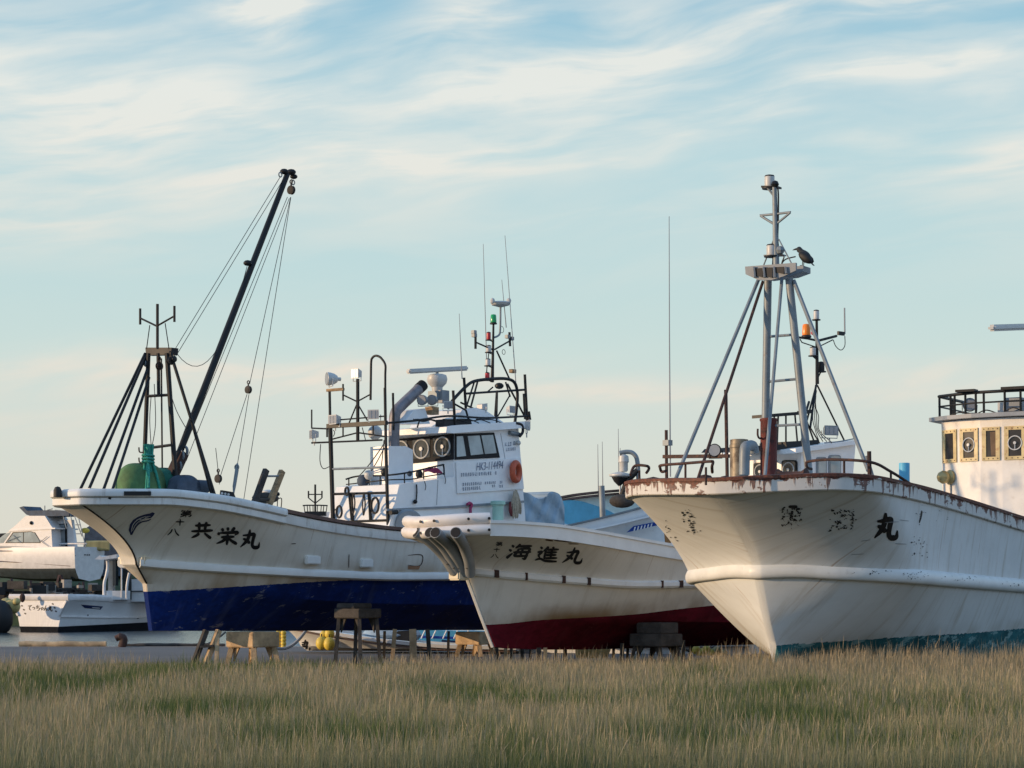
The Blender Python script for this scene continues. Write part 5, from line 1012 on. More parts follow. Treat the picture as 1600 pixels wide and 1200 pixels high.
MB().tube([c+UP*.343+D*.12, c+UP*.335+D*.19, c+UP*.325+D*.235], [.026, .016, .004], 8).build('beak', m_blackrub, bo)
MB().prism([c+UP*.06-D*.14-Sd*.05, c+UP*.06-D*.14+Sd*.05, c-UP*.02-D*.22+Sd*.04, c-UP*.02-D*.22-Sd*.04], UP*.015).build('tail', m_blackrub, bo)
for sg_ in (1, -1):
    MB().ball(c+UP*.15-D*.06+Sd*.085*sg_, .12, 10, (1.3, .35, .65), ((D+UP*.8).normalized(), Sd, (UP-D*.8).normalized())).build('wing', m_blackrub, bo)
    MB().tube([c+UP*.09+Sd*.03*sg_, c+UP*.0+Sd*.03*sg_+D*.01, c+D*.06+Sd*.03*sg_], .010, 6).build('leg', m_blackrub, bo)

# ------------------------------------------------------------------ timber trestles and props under the boats
m_wood = M('sunlit_timber', (.46, .32, .18), .85, var=.3, scale=3, bump=.7, bscale=18, dirt=((.12, .085, .055), 4, .55, .72, .6))  # lighter copy of the timber, with the sunlight put into its colour
GT = 'timber trestles under the hauled out boats'
def trestle(label, px0, px1, ytop, d, yb=None, beam_h=.34, depth=1.0, deg=37, mt=None, mlegs=None, extra=None):
    """a heavy timber cap on splayed legs with corner gussets; feet on the ground"""
    a = R(deg); A = Vector((math.sin(a), math.cos(a), 0)); Pv = Vector((math.cos(a), -math.sin(a), 0))
    l = at(px0, ytop, d); r = at(px1, ytop, d); w = (r.x-l.x); z = l.z; c = Vector(((l.x+r.x)/2, d, 0))
    t = thing('trestle', label, 'trestle', c, GT); mt = mt or m_wood; mlegs = mlegs or mt
    W_ = w*.80; D_ = depth
    MB().box(c+UP*(z-beam_h/2), (D_, W_, beam_h), (A, Pv, UP)).build('cap_beam', mt, t, bevel=.02)
    if extra: MB().box(c+UP*(z+extra[1]/2+.003)+Pv*extra[2]+A*.05, (D_*.8, extra[0], extra[1]), (A, Pv, UP)).build('packing_block', mt, t, bevel=.02)
    for i in (-1, 1):
        for j in (-1, 1):
            top = c+A*i*D_*.38+Pv*j*W_*.40+UP*(z-beam_h); ft = c+A*i*D_*.44+Pv*j*W_*.50+UP*.0
            lw = .12 if mt is m_wood else .085; MB().bar(ft, top, lw, lw).build('leg', mlegs, t)
            q = top+Pv*(-j)*W_*.02; MB().prism([q-A*i*.08, q-A*i*.08-UP*.34, q-A*i*.08-Pv*j*.22*min(1, W_)], A*i*.04).build('gusset', mlegs, t, smooth=0)
    return t
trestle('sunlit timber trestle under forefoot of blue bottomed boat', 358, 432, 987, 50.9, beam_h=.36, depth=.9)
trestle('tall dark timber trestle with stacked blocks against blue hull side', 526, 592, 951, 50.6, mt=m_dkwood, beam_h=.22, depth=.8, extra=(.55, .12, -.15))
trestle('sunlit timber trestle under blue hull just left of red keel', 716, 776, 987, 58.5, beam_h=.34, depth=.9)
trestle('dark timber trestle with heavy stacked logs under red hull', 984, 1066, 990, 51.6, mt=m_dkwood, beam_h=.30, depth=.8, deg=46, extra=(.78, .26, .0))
def prop(label, pts, d, r=.075, mt=None, group='timber props under the hauled out boats', lean=0):
    p1 = at(pts[1][0], pts[1][1], d); p0 = at(pts[0][0], pts[0][1], d); p0.z = 0; p0.y += lean
    o = MB().bar(p0, p1, r*2, r*2.4).build('timber_prop', mt or m_dkwood, None, loc=(p0.x, p0.y, 0), label=label, cat='prop', group=group)
    return o
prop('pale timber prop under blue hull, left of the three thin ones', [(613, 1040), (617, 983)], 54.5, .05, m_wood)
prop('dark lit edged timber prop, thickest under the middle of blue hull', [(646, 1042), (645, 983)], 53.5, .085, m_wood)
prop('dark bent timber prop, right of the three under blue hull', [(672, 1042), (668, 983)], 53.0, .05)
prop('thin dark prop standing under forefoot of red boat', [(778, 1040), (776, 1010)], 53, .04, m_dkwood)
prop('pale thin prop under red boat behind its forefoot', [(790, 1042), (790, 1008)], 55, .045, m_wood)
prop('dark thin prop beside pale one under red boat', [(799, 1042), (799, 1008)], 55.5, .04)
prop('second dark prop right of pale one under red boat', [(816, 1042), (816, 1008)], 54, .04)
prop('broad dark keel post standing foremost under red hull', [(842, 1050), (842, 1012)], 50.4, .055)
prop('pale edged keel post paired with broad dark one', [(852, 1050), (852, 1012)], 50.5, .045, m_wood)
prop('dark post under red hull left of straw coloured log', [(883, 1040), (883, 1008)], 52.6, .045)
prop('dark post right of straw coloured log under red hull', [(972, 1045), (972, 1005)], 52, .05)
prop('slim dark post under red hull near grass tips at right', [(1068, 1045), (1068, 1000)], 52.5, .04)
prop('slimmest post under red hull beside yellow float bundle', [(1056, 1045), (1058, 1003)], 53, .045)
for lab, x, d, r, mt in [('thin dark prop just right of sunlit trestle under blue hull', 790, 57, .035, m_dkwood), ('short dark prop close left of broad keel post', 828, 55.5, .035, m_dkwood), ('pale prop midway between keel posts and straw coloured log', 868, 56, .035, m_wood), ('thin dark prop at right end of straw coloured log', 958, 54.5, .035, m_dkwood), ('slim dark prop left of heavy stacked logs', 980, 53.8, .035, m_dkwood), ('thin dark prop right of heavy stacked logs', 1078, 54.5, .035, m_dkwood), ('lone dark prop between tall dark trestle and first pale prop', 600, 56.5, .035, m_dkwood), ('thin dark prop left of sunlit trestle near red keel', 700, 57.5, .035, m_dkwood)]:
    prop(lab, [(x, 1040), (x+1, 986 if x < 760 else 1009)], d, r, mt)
c = at(928, 1030, 57); c.z = .22
MB().lathe(c-Vector((.45, 0, 0)), (1, .15, 0), [(.02, 0), (.22, .0), (.24, .1), (.23, .8), (.02, .9)], 18).build('log', M('straw_wood', (.62, .42, .16), .85, var=.3, bump=.6, bscale=14, dirt=((.14, .08, .04), 5, .5, .7, .6)), None, loc=(c.x, c.y, 0), label='straw coloured log lying under red hull', cat='log')
# step ladder under the blue hull
c = at(325, 1046, 49.2); c.z = 0; sl = thing('step_ladder', 'wooden step ladder with one lit side standing under blue bow', 'ladder', c)
def LP(x, y, dy=0): return at(x, y, 49.2+dy)
for (a, b, mt, w) in [((299, 1047), (322, 985), m_dkwood, .09), ((317, 1047), (342, 985), m_wood, .10), ((338, 1048), (340, 985), m_wood, .09)]: bar('side_rail', mt, sl, LP(*a), LP(*b, .3), w, .12)  # lit and shaded rails are told apart by timber colour
for (a, b) in [((313, 1011), (334, 1009)), ((304, 1038), (324, 1036))]: bar('step', m_dkwood, sl, LP(*a, .1), LP(*b, .1), .22, .05)

# ------------------------------------------------------------------ quay edge
def log(label, x0, x1, y, d, r, mt): 
    a = at(x0, y, d); b = at(x1, y+1, d); a.z = b.z = r; m = MB(); n = 12
    m.tube([a.lerp(b, i/n)+Vector((0, rnd.uniform(-.02, .02), rnd.uniform(-.015, .015))) for i in range(n+1)], [r*rnd.uniform(.9, 1.08) for _ in range(n+1)], 10)
    return m.build('quay_log', mt, None, loc=(a.x, a.y, 0), label=label, cat='log', group='mooring logs along the quay edge')
log('weathered log on quay edge at far left', 30, 166, 1010, 69.2, .095, m_wood)
log('dark long log on quay edge behind step ladder', 192, 352, 1011, 69.3, .06, m_dkwood)
log('brown log on quay edge left of yellow buoys', 492, 640, 1011, 69.2, .07, m_brown)
c = at(190, 1011, 69.0); c.z = 0; mb = MB(); mb.tube(smooth_path([c, at(193, 1002, 69), at(192, 997, 69), at(187, 995.5, 69), at(181, 998, 69)], 6), [.13]*19+[.10]*6, 12)
mb.build('mooring_bollard', m_dkrust, None, loc=c, label='rusty goose neck mooring bollard on quay edge', cat='bollard')
MB().tube(sag(at(275, 1008, 69.2), at(352, 988, 76), .25), .035, 6).build('mooring_rope', m_blackrub, None, loc=at(275, 1008, 69.2), label='dark mooring rope rising from quay left of step ladder', cat='rope')
MB().tube(sag(at(430, 1012, 61), at(478, 985, 61.2), .2), .045, 6).build('mooring_rope', m_grey, None, loc=at(430, 1012, 61), label='grey mooring rope crossing white bow beside yellow fender rolls', cat='rope')

# ------------------------------------------------------------------ boats moored beyond the quay
def simple_hull(B, s0, s1, zk, zt, flare, n, mats, st=.05):
    return None
class WLine:                                   # a hull line given straight in its own metres
    def __init__(l, s0, s1, b, z): l.s0, l.s1, l.b, l.fz = s0, s1, b, pchip(z)
    def sp(l, s): return (s, l.b(s-l.s0), l.fz(s))
    def t(l, t): return l.sp(l.s0+(l.s1-l.s0)*t**1.5)
def plank(name, mt, par, top, bot, d0, d1, th, x0, x1):
    """a ship side between two photo curves, running from distance d0 to d1, with real thickness"""
    ft, fb = pchip(top), pchip(bot); n = 24; mb = MB(); F0, F1 = [], []
    for i in range(n+1):
        x = x0+(x1-x0)*i/n; d = d0+(d1-d0)*i/n; F0.append(at(x, ft(x), d)); F1.append(at(x, fb(x), d))
    vs = F0+F1; bk = [v+Vector((th*.35, th, 0)) for v in vs]; m = n+1; mb.add(vs+bk, [])
    for i in range(n):
        mb.f += [(i, i+1, m+i+1, m+i), (2*m+i, 3*m+i, 3*m+i+1, 2*m+i+1), (i, 2*m+i, 2*m+i+1, i+1), (m+i, m+i+1, 3*m+i+1, 3*m+i)]
    mb.f += [(0, m, 3*m, 2*m), (n, 2*m+n, 3*m+n, m+n)]
    return mb.build(name, mt, par)
GM = 'small boats moored beyond the quay'; m_hA0 = hull_mat('moored_white_hull', (.70, .69, .65), (.03, .05, .07), (.3, .2, .1), .4, .4)
# a low open boat on the quay: bow with a character on it, gunwale falling away to the right
fa = Frame(475, 1012, 62.5, 95)
ba = thing('open_boat', 'low white open boat with brown gunwale lines resting on quay under blue hull', 'boat', (fa.O.x, fa.O.y, 0), GM)
la = [WLine(.1, 6.2, lambda d: .05, [(0, .06), (6, .05)]), WLine(-.1, 6.2, bow(.75, 2.5, 1.2, .05), [(-.3, .22), (2, .14), (6, .10)]), WLine(-.75, 6.2, bow(1.0, 2.0, 1.5, .07), [(-.8, .90), (0, .74), (1, .57), (2.5, .36), (4.5, .20), (6.2, .17)])]
mb, bva, _ = make_hull(fa, la, [(3, 1, 1), (8, 1.4, 1.1)], lambda s: -.3, N=40); mb.build('hull', m_hA0, ba)
sweep(MB(), around(fa, la[2], None, None, n=50), [(-.04, -.05), (.04, -.05), (.05, .05), (-.10, .06)]).build('gunwale', m_wclean, ba)
sweep(MB(), [p-UP*.10 for p in around(fa, la[2], None, None, n=50)], [(-.2, -.02), (.025, -.02), (.025, .02), (-.2, .02)]).build('rubbing_strake', m_brown, ba)
lettering(ba, bva, [('maru', 469, 998, 15, 16, 3.2, .1, .15), ('hachi', 458, 997, 10, 10, 2.0, .1, .1)])
m_hA = m_white
mb = MB(); MB().ball(at(612, 992, 63.5), .55, 12, (1.6, 1, .6)).build('gear_cover', m_tarp, None, loc=at(612, 992, 63.5), label='grey canvas heap aboard low open boat under blue hull', cat='tarpaulin')
MB().prism([at(598, 1003, 63), at(622, 986, 63), at(640, 985, 63), at(644, 1008, 63)], Vector((0, .8, 0))).build('net_heap', M('dark_net', (.02, .022, .024), .9, var=.4, bump=1.0, bscale=60), None, loc=at(612, 1003, 63), label='dark netting heap aboard low open boat', cat='net')
fbm = Frame(700, 1000, 66, 60)
bb_ = thing('open_boat', 'blue and white boat on quay seen between timber props', 'boat', (fbm.O.x, fbm.O.y, 0), GM)
def px_box(name, mt, par, x0, y0, x1, y1, d, th, skew=0): return MB().prism([at(x0, y0, d), at(x1, y0+skew, d), at(x1, y1+skew, d), at(x0, y1, d)], Vector((th*.3, th, 0))).build(name, mt, par, smooth=0)
px_box('hull', m_white, bb_, 640, 1003, 800, 1014, 66, 1.6, 2); px_box('bulwark', m_cyan, bb_, 652, 984, 748, 1003, 66.2, 1.2, 3); px_box('deckhouse', m_wclean, bb_, 668, 974, 728, 990, 66.8, 1.0, 3); px_box('stripe', m_blue, bb_, 656, 993, 744, 997, 65.97, .05, 3); px_box('lower_stripe', m_navy, bb_, 690, 1000, 742, 1003, 65.97, .05, 2)
for k in range(5): rod('rail', m_wclean, bb_, at(658+k*17, 998, 65.9), at(664+k*17, 985, 65.9), .03)
bc_ = thing('open_boat', 'long low white hull lying on quay under red boat', 'boat', at(1060, 1024, 60.5), GM)
plank('hull', m_white, bc_, [(790, 1008), (980, 1003), (1100, 1002), (1170, 998)], [(790, 1021), (1170, 1024.5)], 62.5, 60.2, 1.3, 790, 1170)
plank('gunwale', m_wclean, bc_, [(790, 1005.5), (980, 1000.5), (1100, 999.5), (1170, 995)], [(790, 1008), (980, 1003), (1100, 1002), (1170, 998)], 62.4, 60.1, 1.4, 790, 1170)
plank('rubbing_strake', m_brown, bc_, [(790, 1013), (980, 1011), (1170, 1010)], [(790, 1014), (980, 1012.2), (1170, 1011.5)], 62.4, 60.1, .1, 790, 1170)
for (a, b) in (((990, 1018), (1012, 1001)), ((1040, 1008), (1098, 1022)), ((1075, 1000), (1088, 1020))): rod('deck_spar', m_dkwood, bc_, at(*a, 59.8), at(*b, 59.8), .05)
GY = 'yellow floats hung along moored boats'
def buoy(label, x, y, d, r, sc=(1, 1, 1.15)):
    c = at(x, y, d); b = thing('buoy', label, 'buoy', c, GY); MB().ball(c, r, 16, sc).build('float', m_yellow, b, smooth=80); MB().tube([c+UP*r*1.05, c+UP*r*1.6], r*.12, 6).build('eye', m_blackrub, b)
buoy('left one of the big yellow buoy pair under blue hull', 502.5, 1005, 60.5, .165); buoy('right one of the big yellow buoy pair under blue hull', 514.5, 1006, 60.4, .165)
buoy('upper yellow buoy half hidden by blue keel', 515, 990, 60.8, .14); buoy('small upper yellow buoy left of the half hidden one', 506, 992, 61, .11)
for k, (x, y) in enumerate([(1088, 1016), (1096, 1020), (1104, 1016), (1112, 1021), (1120, 1017), (1130, 1022)]):
    c = at(x, y, 59.3); MB().ball(c, .13, 10).build('float', m_yellow if k < 4 else M('straw_float', (.46, .38, .18), .7), None, loc=c, label='small yellow float in the heap right of red hull' if k < 4 else 'straw coloured float at right end of the float heap', cat='float', group='heap of small floats right of red hull')
for j, x in enumerate((435, 443)):
    for k in range(5):
        c = at(x, 989+k*5.5, 61.5-.1*j); MB().ball(c, .10, 10, (.8, .8, .85)).build('fender_float', m_yellow, None, loc=c, label=('left' if j == 0 else 'right')+' string of yellow fender floats beside white bow, one of five in it', cat='float', group='left fender string' if j == 0 else 'right fender string')

# ------------------------------------------------------------------ boats stored behind, right of the white wheelhouse
f4 = Frame(905, 960, 66, -62)                   # bow to the right and away: s counts metres towards the bow here
b4 = thing('stored_boat', 'white boat with blue lettering stripe standing behind red bottomed boat', 'boat', (f4.O.x, f4.O.y, 0))
hb = plank('hull', m_white, b4, [(862, 836), (900, 828), (1000, 806), (1060, 792), (1110, 780)], [(862, 1000), (1110, 990)], 64.0, 68.0, 2.4, 866, 1110)
plank('sheer_plank', m_wclean, b4, [(872, 825), (940, 810), (1040, 784), (1110, 764)], [(872, 838), (940, 823), (1040, 798), (1110, 778)], 63.7, 67.7, 2.6, 874, 1110)
plank('cap_rail', m_galv, b4, [(874, 822.5), (940, 807.5), (1040, 781), (1110, 761)], [(874, 825), (940, 810), (1040, 784), (1110, 764)], 63.6, 67.6, .3, 876, 1110)
plank('moulding', m_wclean, b4, [(905, 829), (940, 822.5), (1040, 799), (1110, 783)], [(905, 832), (940, 825.5), (1040, 802), (1110, 786)], 63.6, 67.6, .1, 905, 1110)
MB().prism([at(858, 829, 63.7), at(871, 817, 63.7), at(880, 818, 63.7), at(871, 833, 63.7)], Vector((.5, 2.2, 0))).build('transom', m_wclean, b4, smooth=0)
sp = at(1005, 824, 65.8)
MB().prism([at(979, 832, 65.4), at(990, 822, 65.5), at(1037, 813, 66.3), at(1034, 819, 66.3)], Vector((.012, .03, 0))).build('stripe', m_blue, b4, smooth=0)
for k in range(6): MB().prism([at(990+k*5.2, 829.5-k*1.1, 65.4+k*.1), at(992+k*5.2, 829-k*1.1, 65.4+k*.1), at(993.5+k*5.2, 823-k*1.05, 65.4+k*.1), at(991.5+k*5.2, 823.5-k*1.05, 65.4+k*.1)], Vector((.0, .02, 0))).build('stripe_lettering', m_wclean, b4, smooth=0)
MB().bar(at(1041, 818, 62.5), at(1044, 852, 62.5), .16, .16).build('timber_prop', M('orange_timber', (.42, .20, .07), .8, var=.2), None, loc=at(1044, 852, 62.5), label='orange lit timber post in gap left of rusty bow', cat='post')
rod('grey_post', m_galv, b4, at(940, 759, 65), at(942, 815, 65), .13, 12)
b6 = thing('stored_boat', 'sky blue boat with brown rail fenders far behind red bottomed boat', 'boat', at(950, 960, 78))
plank('hull', m_aqua, b6, [(866, 785), (900, 778), (960, 773), (1040, 768), (1100, 764)], [(866, 960), (1100, 960)], 76, 80, 3.0, 868, 1100)
plank('blue_panel', m_cyan, b6, [(866, 785), (885, 781), (900, 782), (930, 790), (948, 797), (960, 803)], [(866, 830), (960, 815)], 75.6, 77.5, .15, 868, 960)
plank('cap_rail', m_brown, b6, [(866, 777), (900, 771), (960, 765), (1040, 760), (1100, 756)], [(866, 780), (900, 774), (960, 768), (1040, 763), (1100, 759)], 75.6, 79.6, .4, 866, 1100)
plank('fender_rail', m_brown, b6, [(866, 782), (900, 776), (960, 770), (1040, 765), (1100, 761)], [(866, 785), (900, 779), (960, 773), (1040, 768), (1100, 764)], 75.6, 79.6, .3, 866, 1100)
MB().ball(at(972, 783, 75), .30, 14, (1.5, .9, .8)).build('canvas_bundle', m_dkwood, None, loc=at(975, 785, 75), label='brown canvas bundle on far sky blue boat', cat='tarpaulin')
pipe('lamp_davit', m_galv, b6, [at(968, 708, 77), at(980, 706, 77), at(990, 709, 77), at(996, 722, 77), at(998, 765, 77)], .10, 10)
MB().lathe(at(974.5, 737, 77), UP, [(.12, 0), (.15, .05), (.15, .3), (.19, .35), (.17, .55), (.05, .62)], 14).build('deck_lamp', m_lampw, b6)
MB().lathe(at(969, 750, 77), UP, [(.03, -.5), (.04, 0), (.40, .14), (.40, .2), (.05, .3)], 18).build('satellite_aerial', m_lampw, b6); MB().lathe(at(968, 748, 77), UP, [(.28, .05), (.20, -.1), (.05, -.25)], 14).build('aerial_base', m_blackrub, b6)
pipe('vent_hose', m_blackrub, b6, [at(972, 775, 77), at(980, 752, 77), at(986, 745, 77), at(996, 735, 77)], .14, 10)
for (x, y0, y1) in [(934, 694, 775), (941, 690, 775), (966, 670, 760), (969, 700, 742)]: MB().tube([at(x, y0, 77.5), at(x+1, y1, 77.5)], [.010, .022], 6).build('whip_aerial', m_grey, b6)
for k in range(4): MB().ball(at(985+k*7, 772-k*1.5, 76), .2, 10, (1.2, 1, .8)).build('deck_fitting', random.Random(k).choice([m_dkrust, m_blackrub, m_galv]), b6)
# the masthead of a boat moored far behind
fd = Frame(490, 985, 128, 60); bd = thing('moored_boat', 'distant boat whose black mast and rail show above blue bottomed boat', 'boat', (fd.O.x, fd.O.y, WZ), GM)
AT = lambda x, y: at(x, y, 130)
plank('hull', m_white, bd, [(440, 830), (560, 835)], [(440, 975), (560, 975)], 129, 131, 3, 440, 560)
px_box('deckhouse', m_wclean, bd, 470, 800, 516, 840, 130.5, 2)
msd = rod('mast', m_black, bd, AT(492.5, 757), AT(492.5, 815), .09)
for a, b in [((482, 772.5), (503.5, 772.5)), ((482, 767), (482, 778)), ((503, 767), (503, 778)), ((482, 778), (492, 786)), ((503, 778), (493, 786))]: rod('mast_arm', m_black, msd, AT(*a), AT(*b), .07 if a[0] == b[0] else .05)
rld = pipe('rail', m_black, bd, [AT(473, 790), AT(480, 789.5), AT(500, 789.5), AT(512, 790)], .05, 6, 0)
for x in (475, 480, 484, 489, 496, 502, 506, 511): rod('rail_post', m_black, rld, AT(x, 790), AT(x+(492-x)*.12, 806), .04)
px_box('rail_board', m_black, bd, 476, 799, 508, 806, 129.8, .2)
fe = thing('moored_boat', 'distant boat with white radar dome and thin rails behind short ladder', 'boat', (at(430, 985, 126).x, 126, WZ), GM)
plank('hull', m_white, fe, [(395, 815), (470, 835)], [(395, 975), (470, 975)], 126, 127, 3, 395, 470)
AE = lambda x, y: at(x, y, 125.5)
MB().lathe(AE(419, 772), UP, [(.12, -.9), (.15, -.2), (.42, 0), (.42, .15), (.1, .25)], 16).build('radar_dome', m_lampw, fe)
rle = pipe('rail', m_black, fe, [AE(431, 773), AE(434, 779), AE(440, 779), AE(439, 795)], .04, 6, 3); MB().ball(AE(434, 772), .13, 8).build('lamp', m_black, fe)
rod('rail_post', m_black, rle, AE(434, 774), AE(433, 797), .04)

# ------------------------------------------------------------------ left: stern of a small boat at its mooring
ft = Frame(61, 985, 118, 28); tt_ = thing('moored_boat', 'small white boat showing its lettered stern, moored at left beyond quay', 'boat', (ft.O.x, ft.O.y, WZ), GM)
P_ = lambda x, y: at(x, y, 118)
m_hT = hull_mat('stern_hull', (.66, .66, .65), (.010, .012, .016), (.4, .4, .36), .2, .12, .2, .01, (.02, .02, .02), .9)
s_end = 11.0
def tline(zs, bs): return WLine(0, s_end, lambda d, bs=bs: pchip(bs)(d), zs)
zA = lambda y: P_(70, y).z
lt = [tline([(0, WZ-.3), (11, WZ-.3)], [(0, 1.2), (11, 1.0)]), tline([(0, zA(973)), (6, zA(971)), (11, zA(966))], [(0, 1.40), (5, 1.5), (11, 1.2)]), tline([(0, zA(963)), (6, zA(966)), (11, zA(960))], [(0, 1.48), (5, 1.55), (11, 1.25)]), tline([(0, zA(938)), (2, zA(938.5)), (6, zA(943)), (11, zA(936))], [(0, 2.05), (2, 1.95), (5, 1.8), (11, 1.4)])]
mb, bvt, _ = make_hull(ft, lt, [(2, 1, 1), (2, 1, 1), (6, 1.3, 1.3)], lambda s: zA(979)+.02*s, N=30); mb.build('hull', m_hT, tt_, smooth=30)
lpt = WLine(0, s_end, lambda d: pchip([(0, 2.05), (2, 1.95), (5, 1.8), (11, 1.4)])(d), [(0, zA(938)), (2, zA(938.5)), (6, zA(943)), (11, zA(936))])
pts = [ft.w(*lpt.sp(s)) for s in np.linspace(s_end, 0.0, 24)]+[ft.w(lpt.sp(s)[0], -lpt.sp(s)[1], lpt.sp(s)[2]) for s in np.linspace(0.0, s_end, 24)]
sweep(MB(), pts, [(-.05, .0), (.05, .0), (.09, .08), (.09, .24), (.03, .34), (-.15, .34), (-.15, .0)]).build('cap_rail', m_far, tt_, smooth=30)
pt2 = [ft.w(s, pchip([(0, 1.48), (5, 1.55), (11, 1.25)])(s), pchip([(0, zA(963)), (6, zA(966)), (11, zA(960))])(s)) for s in np.linspace(s_end, .0, 24)]
sweep(MB(), pt2, [(-.03, -.06), (.07, -.04), (.07, .04), (-.03, .06)]).build('rubbing_strake', m_far, tt_)
for sgn in (1, -1):
    MB().bar(ft.w(-.02, 1.42*sgn, zA(962)), ft.w(-.05, 1.95*sgn, zA(939)), .16, .10).build('fender_strip', m_far, tt_)
lettering(tt_, bvt, [('te', 43, 945, 7, 9, 1.4, .05, 0), ('tsu', 50, 946.5, 5, 6, 1.4, 0, 0), ('chi', 55.5, 945, 7, 9, 1.4, 0, 0), ('ya', 62.5, 946, 6, 8, 1.4, 0, 0), ('n', 68.5, 945.5, 6.5, 8.5, 1.5, 0, 0), ('maru', 75, 946, 7, 9, 1.6, 0, 0)])
for x, y in ((81, 943), (84, 949), (86, 954.5), (33, 946), (36, 952), (38, 958)): decal(MB(), bvt, [ribbon([(x, y), (x+3, y+1.4)], 2.2)]).build('lettering', m_ink, tt_, smooth=0)
decal(MB(), bvt, [([(126, 944.5), (161, 947.5), (157, 952.5), (132, 950)], [(0, 1, 2, 3)])]).build('stripe', m_navy, tt_, smooth=0)
decal(MB(), bvt, [ribbon([(143, 949), (156, 950)], 1.6)], .03).build('stripe_lettering', m_far, tt_, smooth=0)
for (x, y) in ((137, 961), (195, 965), (215, 966)): decal(MB(), bvt, [ribbon([(x, y-1), (x, y+1)], 2.4)], .02).build('drain_hole', m_blackrub, tt_, smooth=0)
MB().ball(P_(37, 934)-Vector((0, .3, 0)), .16, 10, (1, .6, 1.6)).build('stern_light', m_dkrust, tt_)
# its cabin and awning posts
cab = px_box('cabin', m_far, tt_, 199, 905, 262, 940, 122, 2.0); px_box('cabin', m_far, tt_, 166, 923, 190, 937, 120.5, 1.0)
px_box('doorway', m_blackrub, tt_, 192, 872, 199, 937, 121.5, .5); px_box('doorway', m_dkglass, tt_, 176, 872, 181, 915, 121, .3)
for (pts, r, mt) in [([(167, 871), (168.5, 885), (166, 900), (163, 912), (162.5, 937)], .11, m_far), ([(202, 895), (199.5, 907), (198, 920), (198, 937)], .09, m_far), ([(190, 888), (190, 936)], .05, m_far)]: pipe('awning_post', mt, tt_, [at(x, y, 120.5) for x, y in pts], r)
px_box('wall_panel', m_galv, tt_, 169, 870, 176, 925, 121.2, .3)
MB().prism([at(148, 874, 120), at(155, 868, 120), at(160, 870, 120), at(182, 866, 120), at(182, 872, 120), at(160, 874.5, 120)], Vector((.8, 2.6, 0))).build('awning', m_far, tt_, smooth=0)
px_box('cabin_stripe', m_black, tt_, 200, 923, 260, 924.5, 121.9, .05)
for k, (x, y, r) in enumerate([(10, 945, .42), (19, 948, .45), (26, 940, .22)]):
    c = at(x, y, 117-.5*k); MB().ball(c, r, 12, (1, 1, .9)).build('fender_float', m_ochre, None, loc=c, label=['pale yellow float hanging leftmost on lettered stern', 'larger yellow float beside the leftmost on lettered stern', 'smallest yellow float under rail of lettered stern'][k], cat='float')
MB().ball(at(0, 965, 116), .8, 16, (.9, .7, 1.2)).build('tyre_fender', m_blackrub, None, loc=at(0, 965, 116), label='big black rubber fender at left edge beside lettered stern', cat='fender')

# ------------------------------------------------------------------ far bank with a cabin cruiser on a cradle
m_bank = M('bank_grass', (.06, .08, .035), .95, var=.5, scale=.8, bump=.8, bscale=3)
mb = MB(); mb.prism([(-110, 143, -2), (-110, 143, .7), (-110, 153, 1.5), (-110, 160, 3.2), (-110, 166, 3.7), (-110, 260, 4.0), (-110, 260, -2)], (92, 0, 0)); mb.build('far_shore', m_bank, smooth=0, kind='structure')
DC = 150; C_ = lambda x, y, d=0: at(x, y, DC+d)
cr_ = thing('cabin_cruiser', 'white cabin cruiser with flying bridge on a cradle beyond water', 'motor boat', (C_(60, 905).x, DC, 1.5))
fc = Frame(118, 905, DC, -58)                   # s counts forward here: bow points left and away
dA = Vector((-.87, .5, 0)); dP = Vector((.5, .87, 0))
org = C_(118, 905); zc = lambda y: C_(118, y).z
def cw(s, y, z): return Vector((org.x, org.y, 0))+dA*s+dP*y+UP*z
def cpx(px, py, off=0.0):                       # point of the cruiser seen at (px,py), off metres inboard of its near side
    r = Vector(((px-800)/F, 1, (HOR-py)/F)); t = (off+Vector((org.x, org.y, 0)).dot(dP))/r.dot(dP); return Vector((0, 0, CAMH))+r*t
secs = []
for s in np.linspace(0, 10.5, 26):
    k = max(0, 1-max(0, (s-4.5)/6.0)**2.0); hb_ = 1.45*k+.03; up = .10*max(0, s-4)**1.25*.35
    prof = [(0, zc(908)+up*1.3), (.75*hb_, zc(904)+up*1.2), (hb_*.93, zc(894)+up*.7), (hb_, zc(888)+up*.4), (hb_*1.06, zc(857)+up*.25), (hb_*1.04, zc(854)+up*.25)]
    secs.append([cw(s, 1.45-b, z) for b, z in prof]+[cw(s, 1.45+b, z) for b, z in prof[::-1]])
mb = MB(); K = len(secs[0])
for sc_ in secs: mb.v += sc_
for i in range(len(secs)-1):
    for j in range(K): mb.f.append((i*K+j, i*K+(j+1) % K, (i+1)*K+(j+1) % K, (i+1)*K+j))
    for j in (0, 1, 2, K-4, K-3, K-2, K-1): mb.mi[len(mb.f)-K+j] = 1
mb.f.append(tuple(range(K))); mb.f.append(tuple((len(secs)-1)*K+j for j in range(K-1, -1, -1)))
mb.build('hull', [m_far, M('dark_bottom_paint', (.018, .030, .036), .6, var=.3)], cr_, smooth=30)
MB().prism([cpx(-60, 851, -.02), cpx(118, 856.5, -.02), cpx(118, 858.5, -.02), cpx(-60, 854, -.02)], dP*.03).build('gunwale_strip', m_grey, cr_, smooth=0)
for (a, b) in [((-50, 859), (50, 862)), ((50, 862), (118, 868)), ((-40, 874), (110, 884.5))]: rod('hull_stripe', m_brown, cr_, cpx(*a, -.03), cpx(*b, -.03), .035)
MB().prism([cpx(66, 864, -.04), cpx(79, 865, -.04), cpx(79, 869, -.04), cpx(66, 868, -.04)], dP*.02).build('vent_grille', m_grey, cr_, smooth=0)
